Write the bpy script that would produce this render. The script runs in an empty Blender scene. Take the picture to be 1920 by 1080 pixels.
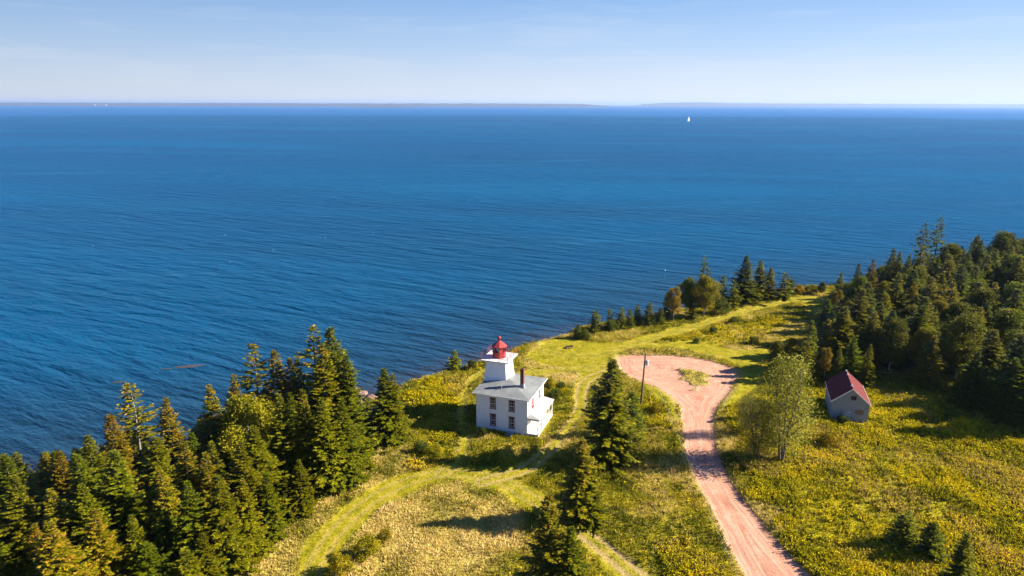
import bpy, math, random
import numpy as np
from mathutils import Matrix, Vector

# ---------------------------------------------------------------- camera, sky, sun, exposure
F_PX = 1261.0
PITCH = math.atan((540 - 195.3) / F_PX)
ROLL = math.radians(0.16)
CAM_H = 48.0
SEA = -8.0
SUN_EL = math.radians(30.0)
SUN_DIR = Vector((math.cos(SUN_EL) * 0.999, math.cos(SUN_EL) * 0.043, math.sin(SUN_EL)))

scene = bpy.context.scene
col = scene.collection
cP, sP = math.cos(PITCH), math.sin(PITCH)
cam_data = bpy.data.cameras.new('camera')
cam = bpy.data.objects.new('camera', cam_data)
col.objects.link(cam)
cam_data.sensor_width = 36
cam_data.lens = F_PX / 1920 * 36
cam_data.clip_start = 0.5
cam_data.clip_end = 150000
Xa, Up, Fw = Vector((1, 0, 0)), Vector((0, sP, cP)), Vector((0, cP, -sP))
cr = Xa * math.cos(ROLL) + Up * math.sin(ROLL)
cu = -Xa * math.sin(ROLL) + Up * math.cos(ROLL)
m = Matrix.Identity(4)
for i in range(3):
    m[i][0], m[i][1], m[i][2] = cr[i], cu[i], -Fw[i]
m[2][3] = CAM_H
cam.matrix_world = m
scene.camera = cam

scene.view_settings.view_transform = 'Standard'
scene.view_settings.look = 'None'
scene.view_settings.exposure = 1.64
scene.view_settings.gamma = 1.0

world = bpy.data.worlds.new("World")
scene.world = world
world.use_nodes = True
wn, wl = world.node_tree.nodes, world.node_tree.links
wn.clear()
w_out = wn.new('ShaderNodeOutputWorld')
w_bg = wn.new('ShaderNodeBackground')
w_sky = wn.new('ShaderNodeTexSky')
w_sky.sky_type = 'NISHITA'
w_sky.sun_disc = False
w_sky.sun_elevation = SUN_EL
w_sky.sun_rotation = math.radians(87.5)
w_sky.air_density = 1.0
w_sky.dust_density = 0.3
w_sky.ozone_density = 1.5
w_bg.inputs['Strength'].default_value = 0.05
# thin high cirrus, laid out by direction in the sky
w_tc = wn.new('ShaderNodeTexCoord')
w_sep = wn.new('ShaderNodeSeparateXYZ')
wl.new(w_tc.outputs['Generated'], w_sep.inputs[0])
w_map = wn.new('ShaderNodeMapping')
w_map.inputs['Scale'].default_value = (2.2, 2.2, 22)
w_map.inputs['Rotation'].default_value = (0.05, 0.0, 0.2)
wl.new(w_tc.outputs['Generated'], w_map.inputs[0])
w_n = wn.new('ShaderNodeTexNoise')
w_n.inputs['Scale'].default_value = 2.0
w_n.inputs['Detail'].default_value = 7
w_n.inputs['Roughness'].default_value = 0.6
wl.new(w_map.outputs[0], w_n.inputs['Vector'])
w_r = wn.new('ShaderNodeMapRange')
w_r.inputs['From Min'].default_value = 0.5
w_r.inputs['From Max'].default_value = 0.85
w_r.inputs['To Max'].default_value = 0.32
wl.new(w_n.outputs['Fac'], w_r.inputs['Value'])
w_mix = wn.new('ShaderNodeMix')
w_mix.data_type = 'RGBA'
wl.new(w_r.outputs[0], w_mix.inputs[0])
w_tint = wn.new('ShaderNodeMix')
w_tint.data_type = 'RGBA'
w_tint.blend_type = 'MULTIPLY'
w_tint.inputs[0].default_value = 1.0
w_tint.inputs[7].default_value = (0.30, 0.57, 1.06, 1)
wl.new(w_sky.outputs[0], w_tint.inputs[6])
w_mix.inputs[7].default_value = (5.6, 5.85, 6.3, 1)
# the pale band of air over the bay, whiter towards the sun side
w_rp = wn.new('ShaderNodeValToRGB')
w_el = w_rp.color_ramp.elements
SK = 1.0 / (0.05 * 2 ** 1.64)
def skc(r, g, b):
    f = lambda c: ((c / 255 + 0.055) / 1.055) ** 2.4 * SK * 0.1
    return (f(r), f(g), f(b), 1)
w_el[0].position, w_el[0].color = 0.0, skc(226, 234, 244)
w_el[1].position, w_el[1].color = 1.0, skc(95, 145, 215)
for p_, c_ in ((0.10, skc(216, 228, 243)), (0.30, skc(182, 210, 242)), (0.58, skc(140, 183, 234))):
    q_ = w_el.new(p_); q_.color = c_
w_z = wn.new('ShaderNodeMath'); w_z.operation = 'MULTIPLY'; w_z.inputs[1].default_value = 4.0
wl.new(w_sep.outputs[2], w_z.inputs[0]); wl.new(w_z.outputs[0], w_rp.inputs[0])
w_gain = wn.new('ShaderNodeVectorMath'); w_gain.operation = 'SCALE'
w_sx = wn.new('ShaderNodeMapRange')
w_sx.inputs['From Min'].default_value = -0.6; w_sx.inputs['From Max'].default_value = 0.6
w_sx.inputs['To Min'].default_value = 9.0; w_sx.inputs['To Max'].default_value = 11.8
wl.new(w_sep.outputs[0], w_sx.inputs['Value'])
wl.new(w_rp.outputs[0], w_gain.inputs[0]); wl.new(w_sx.outputs[0], w_gain.inputs['Scale'])
w_f = wn.new('ShaderNodeMapRange')
w_f.interpolation_type = 'SMOOTHSTEP'
w_f.inputs['From Min'].default_value = 0.16; w_f.inputs['From Max'].default_value = 0.42
w_f.inputs['To Min'].default_value = 1.0; w_f.inputs['To Max'].default_value = 0.0
wl.new(w_sep.outputs[2], w_f.inputs['Value'])
w_band = wn.new('ShaderNodeMix'); w_band.data_type = 'RGBA'
wl.new(w_f.outputs[0], w_band.inputs[0])
wl.new(w_tint.outputs[2], w_band.inputs[6]); wl.new(w_gain.outputs[0], w_band.inputs[7])
wl.new(w_band.outputs[2], w_mix.inputs[6])
wl.new(w_mix.outputs[2], w_bg.inputs['Color'])
wl.new(w_bg.outputs[0], w_out.inputs['Surface'])

sun_d = bpy.data.lights.new('sun', 'SUN')
sun_d.energy = 5.0
sun_d.angle = math.radians(0.5)
sun_d.color = (1.0, 0.89, 0.70)
sun = bpy.data.objects.new('sun', sun_d)
col.objects.link(sun)
sun.rotation_euler = SUN_DIR.to_track_quat('Z', 'Y').to_euler()

# ---------------------------------------------------------------- pixel -> world helpers (1920x1080)
def ray(px, py):
    u, v = (px - 960) / F_PX, (py - 540) / F_PX
    u2 = u * math.cos(ROLL) + v * math.sin(ROLL)
    v2 = -u * math.sin(ROLL) + v * math.cos(ROLL)
    return np.array([u2, cP - v2 * sP, -(sP + v2 * cP)])

def G(px, py, z=0.0):
    d = ray(px, py)
    return np.array([0, 0, CAM_H]) + (z - CAM_H) / d[2] * d

def G2(px, py, z=0.0):
    return tuple(G(px, py, z)[:2])

def proj(x, y, z):
    p = Vector((x, y, z - CAM_H))
    d = p.dot(Fw)
    return 960 + F_PX * p.dot(cr) / d, 540 - F_PX * p.dot(cu) / d

def height_to(px_line, x, y, margin=0.0):
    """height a tree at x,y may have so its tip stays below the canopy line (px_line: x->y)"""
    lo, hi = 0.0, 30.0
    for _ in range(14):
        mid = (lo + hi) / 2
        u, v = proj(x, y, mid)
        if v < px_line(u) + margin:
            hi = mid
        else:
            lo = mid
    return lo

rnd = random.Random(7)
nr = np.random.default_rng(11)

# ---------------------------------------------------------------- noise and distance fields
def vnoise(x, y, scale, seed=0):
    x = np.asarray(x) / scale + seed * 17.31
    y = np.asarray(y) / scale - seed * 9.77
    xi, yi = np.floor(x).astype(np.int64), np.floor(y).astype(np.int64)
    fx, fy = x - xi, y - yi
    fx, fy = fx * fx * (3 - 2 * fx), fy * fy * (3 - 2 * fy)
    def h(a, b):
        n = (a * 374761393 + b * 668265263 + seed * 144665) & 0x7fffffff
        n = ((n ^ (n >> 13)) * 1274126177) & 0x7fffffff
        return ((n ^ (n >> 16)) & 0xffff) / 65535.0
    return (h(xi, yi) * (1 - fx) + h(xi + 1, yi) * fx) * (1 - fy) + (h(xi, yi + 1) * (1 - fx) + h(xi + 1, yi + 1) * fx) * fy

def fbm(x, y, scale, seed=0, oct=4):
    s, a, t = 0, 1.0, 0
    for k in range(oct):
        s = s + a * vnoise(x, y, scale / 2 ** k, seed + k)
        t += a
        a *= 0.5
    return s / t

def dist_line(x, y, pts, closed=False):
    d = np.full(np.shape(x), 1e9)
    n = len(pts)
    for i in range(n if closed else n - 1):
        ax, ay = pts[i]
        bx, by = pts[(i + 1) % n]
        ux, uy = bx - ax, by - ay
        t = np.clip(((x - ax) * ux + (y - ay) * uy) / (ux * ux + uy * uy + 1e-9), 0, 1)
        d = np.minimum(d, np.hypot(x - ax - t * ux, y - ay - t * uy))
    return d

def inside(x, y, pts):
    c = np.zeros(np.shape(x), bool)
    n = len(pts)
    for i in range(n):
        ax, ay = pts[i]
        bx, by = pts[(i + 1) % n]
        cond = ((ay > y) != (by > y))
        xx = (bx - ax) * (y - ay) / ((by - ay) if by != ay else 1e-9) + ax
        c ^= cond & (x < xx)
    return c

def sdist(x, y, pts):       # positive inside
    d = dist_line(x, y, pts, True)
    return np.where(inside(x, y, pts), d, -d)

def smooth_poly(pts, n=6, closed=False):
    pts = [np.array(p, float) for p in pts]
    out = []
    N = len(pts)
    rng = range(N) if closed else range(N - 1)
    for i in rng:
        if closed:
            p0, p1, p2, p3 = pts[i - 1], pts[i], pts[(i + 1) % N], pts[(i + 2) % N]
        else:
            p0, p1, p2, p3 = pts[max(i - 1, 0)], pts[i], pts[i + 1], pts[min(i + 2, N - 1)]
        for k in range(n):
            t = k / n
            out.append(tuple(0.5 * (2 * p1 + (p2 - p0) * t + (2 * p0 - 5 * p1 + 4 * p2 - p3) * t * t + (3 * p1 - p0 - 3 * p2 + p3) * t ** 3)))
    if not closed:
        out.append(tuple(pts[-1]))
    return out

def sst(a, b, x):
    t = np.clip((x - a) / (b - a), 0, 1)
    return t * t * (3 - 2 * t)

# ---------------------------------------------------------------- plan of the place
coast = [(-1500, -300), (-700, -60), (-420, -10), (-260, 40), (-180, 58), (-130, 68), (-95, 70), (-75, 77), (-60, 82.5), (-50, 87), (-42, 92), (-33, 98)]
coast += [G2(*p) for p in [(690, 750), (725, 733), (760, 716), (800, 703), (850, 690), (905, 675), (945, 662), (968, 648), (1000, 640), (1030, 632),
                           (1060, 628), (1080, 616), (1105, 606), (1160, 598), (1230, 588), (1300, 572), (1370, 554), (1430, 544), (1480, 540), (1520, 536), (1550, 534)]]
coast += [(105, 186), (135, 196), (190, 210), (280, 226), (450, 250), (700, 260), (1500, 200)]
LAND = coast + [(1500, -1500), (-1500, -1500)]

road_px = [(1395, 1080), (1361.7, 1018), (1331, 950), (1308, 908), (1294, 880), (1284, 847), (1281, 808.5), (1277.5, 775), (1272.7, 758), (1257, 741),
           (1233, 725.5), (1204, 716), (1185, 708.6), (1170, 699), (1160.8, 688), (1156, 678.5), (1158, 668.5), (1185, 665.5), (1218.5, 666.3), (1257, 666.3),
           (1291, 669), (1334, 676), (1363, 684.5), (1381, 693), (1382, 705), (1375, 724), (1358, 748), (1343.8, 770), (1339, 789), (1340, 808.6),
           (1345, 844.7), (1353.4, 871), (1368, 897.6), (1382, 918), (1401.6, 945.5), (1429.7, 980.6), (1467, 1027.5), (1518, 1080), (1600, 1165), (1760, 1330), (1620, 1400), (1470, 1200)]
ROAD = [G2(*p) for p in road_px]
isle_px = [(1256, 694), (1271.5, 690.6), (1295, 692), (1315, 694), (1330.5, 703), (1327, 719.5), (1316, 730), (1306, 736), (1291, 722), (1276, 710), (1262, 702)]
ISLE = smooth_poly([G2(*p) for p in isle_px], 3, True)

def PX(l):
    return smooth_poly([G2(*p) for p in l], 5)
# (centre line, half width, rut strength)
TRACKS = [
    (PX([(640, 1240), (592, 1140), (585, 1080), (600, 1040), (635, 990), (695, 938), (760, 905), (830, 889), (900, 893), (950, 908), (990, 932), (1040, 962), (1090, 1000), (1140, 1040), (1200, 1090), (1290, 1170)]), 1.75, 0.36),
    (PX([(830, 890), (862, 860), (870, 820), (862, 778), (866, 748), (880, 718), (900, 700), (925, 686)]), 0.35, 0.45),
    (PX([(905, 905), (985, 880), (1035, 838), (1070, 797), (1088, 765), (1090, 735), (1105, 710), (1160, 690)]), 1.25, 0.75),
    (PX([(1160, 690), (1110, 690), (1050, 694), (985, 700), (950, 705)]), 1.3, 0.3),
    (PX([(1010, 655), (1060, 665), (1110, 668), (1160, 655), (1230, 633), (1300, 613), (1370, 592), (1430, 575), (1490, 563), (1545, 560)]), 1.6, 0.22),
]
RUT_LINES = [
    (PX([(1078, 988), (1110, 1012), (1145, 1040), (1195, 1083), (1290, 1165)]), 1.0),
    (PX([(1010, 862), (1040, 833), (1072, 795)]), 0.6),
]
MOWN = [[G2(*p) for p in l] for l in [
    [(985, 668), (1020, 640), (1062, 632), (1100, 642), (1165, 645), (1160, 662), (1158, 690), (1100, 705), (1060, 690), (1010, 680)],
    [(1150, 655), (1260, 652), (1340, 668), (1400, 690), (1440, 672), (1480, 640), (1545, 590), (1545, 560), (1500, 560), (1520, 600), (1440, 650), (1385, 655), (1300, 640), (1200, 645)],
    [(1382, 690), (1440, 685), (1430, 720), (1375, 760), (1352, 775), (1360, 750), (1378, 722)],
    [(1240, 730), (1262, 745), (1278, 790), (1262, 800), (1255, 762), (1225, 735), (1195, 722), (1190, 712)],
]]
DRY = [[G2(*p) for p in l] for l in [
    [(640, 1000), (700, 955), (790, 918), (860, 905), (950, 925), (1000, 955), (1010, 1040), (930, 1090), (780, 1110), (650, 1100)],
    [(400, 1090), (520, 975), (600, 905), (700, 850), (760, 835), (740, 880), (660, 935), (590, 990), (540, 1090)],
    [(980, 655), (1010, 640), (1060, 660), (1100, 700), (1080, 720), (1030, 715), (1000, 690)],
    [(1200, 655), (1250, 645), (1350, 650), (1440, 640), (1430, 660), (1340, 668), (1260, 652)],
]]
GOLD = [[G2(*p) for p in l] for l in [
    [(1375, 770), (1440, 740), (1540, 770), (1640, 790), (1771, 790), (2100, 800), (2300, 1200), (1700, 1300), (1560, 1110), (1480, 1020), (1440, 970), (1400, 900), (1370, 860), (1362, 810)],
    [(1440, 700), (1560, 720), (1771, 740), (1771, 800), (1440, 790)],
    [(740, 745), (800, 712), (880, 685), (905, 690), (880, 730), (850, 760), (760, 765)],
    [(1040, 715), (1090, 722), (1088, 740), (1050, 752), (1032, 738)],
    [(1205, 730), (1240, 745), (1262, 770), (1265, 800), (1200, 810), (1180, 780)],
    [(1235, 640), (1330, 612), (1440, 590), (1470, 600), (1440, 640), (1330, 650)],
    [(1195, 1000), (1300, 990), (1370, 1060), (1400, 1120), (1230, 1130)],
    [(760, 830), (835, 825), (840, 850), (800, 880), (765, 860)],
]]
HO = np.array([-5.4, 94.45])
HTH = math.radians(-19.5)
HA = np.array([math.cos(HTH), math.sin(HTH)])
HB = np.array([-math.sin(HTH), math.cos(HTH)])
def hpt(s, t):
    return HO + s * HA + t * HB
HOUSE = [tuple(hpt(*p)) for p in [(-.3, -.3), (10.4, -.3), (10.4, 8), (8.4, 8.6), (-.8, 9)]]
SHED_O = G(1556, 784)[:2]
STH = math.radians(-18.5)
def shpt(s, t):
    return SHED_O + s * np.array([math.cos(STH), math.sin(STH)]) + t * np.array([-math.sin(STH), math.cos(STH)])
SHED = [tuple(shpt(*p)) for p in [(-.2, -.2), (5.5, -.2), (5.5, 8), (-.2, 8)]]

def fields(x, y):
    f = {}
    wob = (fbm(x, y, 5, 31, 3) - 0.5)
    f['coast'] = sdist(x, y, LAND) + (fbm(x, y, 6, 3, 4) - 0.5) * 2.4
    sr = sdist(x, y, ROAD)
    si = sdist(x, y, ISLE)
    f['road'] = np.minimum(sr, 0.7 - si + (fbm(x, y, 1.8, 35, 4) - 0.5) * 5.0) + wob * 0.35
    f['isle'] = si
    tr = np.full(np.shape(x), -99.0)
    rut = np.zeros(np.shape(x))
    for pts, w, r in TRACKS:
        d = dist_line(x, y, pts)
        tr = np.maximum(tr, w - d)
        rut = np.maximum(rut, r * np.exp(-((d - 0.8) / 0.28) ** 2))
    for pts, r in RUT_LINES:
        d = dist_line(x, y, pts)
        rut = np.maximum(rut, r * np.exp(-((d - 0.8) / 0.36) ** 2))
    for p in MOWN:
        tr = np.maximum(tr, sdist(x, y, p))
    f['track'] = tr - 0.15 + (fbm(x, y, 9, 37, 4) - 0.5) * 3.2
    f['rut'] = rut
    dr = np.full(np.shape(x), -99.0)
    for p in DRY:
        dr = np.maximum(dr, sdist(x, y, p))
    f['dry'] = .86 * sst(-1.5, 2.0, dr + (fbm(x, y, 6, 41, 4) - 0.5) * 7)
    f['dry'] = np.maximum(f['dry'], np.where(si > -1.2, .55, 0))
    go = np.full(np.shape(x), -99.0)
    for p in GOLD:
        go = np.maximum(go, sdist(x, y, p))
    f['gold'] = sst(-1.0, 1.2, go + (fbm(x, y, 5, 51, 4) - 0.55) * 8)
    f['build'] = np.maximum(sdist(x, y, HOUSE), sdist(x, y, SHED))
    return f

def height(x, y, f=None):
    if f is None:
        f = fields(x, y)
    c = f['coast']
    rough = 1 - sst(-0.8, 0.6, np.maximum(np.maximum(f['road'], f['track']), f['build'] + 0.8))
    z = (fbm(x, y, 22, 61, 3) - 0.5) * 0.5 + rough * ((fbm(x, y, 3.2, 71, 3) - 0.45) * 0.55)
    z = z * sst(-0.5, 2.0, np.maximum(-f['build'], 0) * 0.7 + 0.0 * c)
    z = z - 0.13 * sst(-0.3, 0.5, f['road']) - 0.07 * f['rut']
    # road banks: the verge stands a little proud
    z = z + 0.16 * np.exp(-((f['road'] + 1.0) / 0.7) ** 2)
    # cliff down to the shore, then a shelf sloping under the water
    drop = sst(0.6, -3.6, c)
    z = z * (1 - drop) + drop * (-8.1) - sst(0.5, 5, -c) * 0.25 - np.clip(-c - 5, 0, 60) * 0.05
    return z

# ---------------------------------------------------------------- object helpers
def tag(o, label=None, cat=None, group=None, kind=None):
    if label: o['label'] = label
    if cat: o['category'] = cat
    if group: o['group'] = group
    if kind: o['kind'] = kind
    return o

def empty(name, loc, rz=0.0, label=None, cat=None, group=None, scale=None):
    o = bpy.data.objects.new(name, None)
    col.objects.link(o)
    o.empty_display_size = 0.3
    o.location = loc
    o.rotation_euler = (0, 0, rz)
    if scale: o.scale = scale
    return tag(o, label, cat, group)

def np_mesh(name, V, F, mat=None, attrs=None, smooth=False, colors=None):
    V = np.asarray(V, np.float32)
    F = np.asarray(F, np.int32)
    me = bpy.data.meshes.new(name)
    k = F.shape[1]
    me.vertices.add(len(V))
    me.vertices.foreach_set('co', V.ravel())
    me.loops.add(F.size)
    me.loops.foreach_set('vertex_index', F.ravel())
    me.polygons.add(len(F))
    me.polygons.foreach_set('loop_start', np.arange(0, F.size, k, dtype=np.int32))
    me.polygons.foreach_set('loop_total', np.full(len(F), k, np.int32))
    if smooth:
        me.polygons.foreach_set('use_smooth', np.ones(len(F), bool))
    me.update(calc_edges=True)
    if attrs:
        for n, a in attrs.items():
            at = me.attributes.new(n, 'FLOAT', 'POINT')
            at.data.foreach_set('value', np.asarray(a, np.float32).ravel())
    if colors is not None:
        at = me.attributes.new('tint', 'FLOAT_COLOR', 'POINT')
        c4 = np.ones((len(V), 4), np.float32)
        c4[:, :3] = colors
        at.data.foreach_set('color', c4.ravel())
    if mat: me.materials.append(mat)
    return me

def link(name, me, parent=None):
    o = bpy.data.objects.new(name, me)
    col.objects.link(o)
    if parent: o.parent = parent
    return o

class MB:
    def __init__(self):
        self.v, self.f = [], []
    def add(self, vs, fs):
        n = len(self.v)
        self.v += [tuple(map(float, v)) for v in vs]
        self.f += [tuple(n + i for i in f) for f in fs]
        return self
    def hexa(self, b, t):      # four bottom points, four top points, counter-clockwise
        return self.add(list(b) + list(t), [(3, 2, 1, 0), (4, 5, 6, 7), (0, 1, 5, 4), (1, 2, 6, 5), (2, 3, 7, 6), (3, 0, 4, 7)])
    def box(self, x0, x1, y0, y1, z0, z1):
        return self.hexa([(x0, y0, z0), (x1, y0, z0), (x1, y1, z0), (x0, y1, z0)], [(x0, y0, z1), (x1, y0, z1), (x1, y1, z1), (x0, y1, z1)])
    def tube(self, p0, p1, r0, r1=None, n=10, cap=True):
        r1 = r0 if r1 is None else r1
        p0, p1 = Vector(p0), Vector(p1)
        d = (p1 - p0).normalized()
        a = d.orthogonal().normalized()
        b = d.cross(a)
        vs = []
        for p, r in ((p0, r0), (p1, r1)):
            for i in range(n):
                t = 2 * math.pi * i / n
                vs.append(p + (a * math.cos(t) + b * math.sin(t)) * r)
        fs = [(i, (i + 1) % n, n + (i + 1) % n, n + i) for i in range(n)]
        if cap:
            fs += [tuple(range(n - 1, -1, -1)), tuple(range(n, 2 * n))]
        return self.add(vs, fs)
    def lathe(self, prof, cx=0, cy=0, n=16, phase=0.0):
        vs = []
        for r, z in prof:
            for i in range(n):
                t = 2 * math.pi * i / n + phase
                vs.append((cx + r * math.cos(t), cy + r * math.sin(t), z))
        fs = []
        for k in range(len(prof) - 1):
            for i in range(n):
                j = (i + 1) % n
                fs.append((k * n + i, k * n + j, (k + 1) * n + j, (k + 1) * n + i))
        fs.append(tuple(range(n - 1, -1, -1)))
        fs.append(tuple(range((len(prof) - 1) * n, len(prof) * n)))
        return self.add(vs, fs)
    def build(self, name, mat, parent=None, smooth=False, bevel=0.0):
        me = bpy.data.meshes.new(name)
        me.from_pydata(self.v, [], self.f)
        me.update()
        if smooth:
            me.polygons.foreach_set('use_smooth', [True] * len(me.polygons))
        me.materials.append(mat)
        o = link(name, me, parent)
        if bevel:
            b = o.modifiers.new('bevel', 'BEVEL')
            b.width = bevel
            b.segments = 2
        return o

# ---------------------------------------------------------------- materials
def new_mat(name):
    mt = bpy.data.materials.new(name)
    mt.use_nodes = True
    nt = mt.node_tree
    return mt, nt.nodes, nt.links, nt.nodes['Principled BSDF']

class NB:
    """short-hands for shader nodes"""
    def __init__(self, n, l):
        self.n, self.l = n, l
    def attr(self, name, out='Fac'):
        a = self.n.new('ShaderNodeAttribute'); a.attribute_name = name
        return a.outputs[out]
    def noise(self, vec, scale, detail=4, rough=0.55, dist=0.0):
        t = self.n.new('ShaderNodeTexNoise')
        if vec is not None: self.l.new(vec, t.inputs['Vector'])
        t.inputs['Scale'].default_value = scale
        t.inputs['Detail'].default_value = detail
        t.inputs['Roughness'].default_value = rough
        t.inputs['Distortion'].default_value = dist
        return t.outputs['Fac']
    def math(self, op, a, b=None):
        t = self.n.new('ShaderNodeMath'); t.operation = op
        for i, v in enumerate((a, b)):
            if v is None: continue
            if isinstance(v, (int, float)): t.inputs[i].default_value = v
            else: self.l.new(v, t.inputs[i])
        return t.outputs[0]
    def rng(self, v, a, b, c=0.0, d=1.0):
        t = self.n.new('ShaderNodeMapRange')
        t.interpolation_type = 'SMOOTHSTEP'
        self.l.new(v, t.inputs['Value'])
        for k, q in zip(('From Min', 'From Max', 'To Min', 'To Max'), (a, b, c, d)):
            t.inputs[k].default_value = q
        return t.outputs[0]
    def mix(self, fac, a, b, mode='MIX'):
        t = self.n.new('ShaderNodeMix'); t.data_type = 'RGBA'; t.blend_type = mode
        for i, v in ((0, fac), (6, a), (7, b)):
            if isinstance(v, (int, float)): t.inputs[i].default_value = v
            elif isinstance(v, tuple): t.inputs[i].default_value = (*v, 1)
            else: self.l.new(v, t.inputs[i])
        return t.outputs[2]
    def ramp(self, v, stops):
        t = self.n.new('ShaderNodeValToRGB')
        e = t.color_ramp.elements
        e[0].position, e[0].color = stops[0][0], (*stops[0][1], 1)
        e[1].position, e[1].color = stops[-1][0], (*stops[-1][1], 1)
        for p, c in stops[1:-1]:
            q = e.new(p); q.color = (*c, 1)
        self.l.new(v, t.inputs[0])
        return t.outputs[0]
    def bump(self, h, strength, dist, normal=None):
        t = self.n.new('ShaderNodeBump')
        t.inputs['Strength'].default_value = strength
        t.inputs['Distance'].default_value = dist
        self.l.new(h, t.inputs['Height'])
        if normal is not None: self.l.new(normal, t.inputs['Normal'])
        return t.outputs[0]
    def pos(self, scale=(1, 1, 1), rot=(0, 0, 0), coord='Object'):
        tc = self.n.new('ShaderNodeTexCoord')
        mp = self.n.new('ShaderNodeMapping')
        mp.inputs['Scale'].default_value = scale
        mp.inputs['Rotation'].default_value = rot
        self.l.new(tc.outputs[coord], mp.inputs[0])
        return mp.outputs[0]

def rot_scale(q, scale, ang):
    tc = q.n.new('ShaderNodeTexCoord')
    m1 = q.n.new('ShaderNodeMapping'); m1.inputs['Rotation'].default_value = (0, 0, ang)
    m2 = q.n.new('ShaderNodeMapping'); m2.inputs['Scale'].default_value = scale
    q.l.new(tc.outputs['Object'], m1.inputs[0]); q.l.new(m1.outputs[0], m2.inputs[0])
    return m2.outputs[0]

def paint(name, color, rough=0.6, var=0.12, scale=3.0, bump=0.0, bscale=20, spec=0.4, siding=0.0, dirt=None):
    mt, n, l, b = new_mat(name)
    q = NB(n, l)
    p = q.pos()
    f = q.noise(p, scale, 6, 0.65)
    c = q.mix(q.rng(f, 0.3, 0.75, 0, 1), tuple(k * (1 - var) for k in color), tuple(min(1, k * (1 + var * 0.6)) for k in color))
    if dirt:
        g = q.noise(q.pos((1, 1, 0.35)), 1.3, 8, 0.75)
        c = q.mix(q.rng(g, dirt[1], dirt[1] + 0.12, 0, dirt[2]), c, dirt[0])
    l.new(c, b.inputs['Base Color'])
    b.inputs['Roughness'].default_value = rough
    b.inputs['Specular IOR Level'].default_value = spec
    nm = None
    if siding:
        w = n.new('ShaderNodeTexWave'); w.wave_type = 'BANDS'; w.bands_direction = 'Z'; w.wave_profile = 'SAW'
        w.inputs['Scale'].default_value = siding
        w.inputs['Distortion'].default_value = 0.0
        l.new(p, w.inputs['Vector'])
        nm = q.bump(w.outputs['Fac'], 0.6, 0.02)
    if bump:
        nm = q.bump(q.noise(p, bscale, 5, 0.6), 0.7, bump, nm)
    if nm is not None: l.new(nm, b.inputs['Normal'])
    return mt

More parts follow.
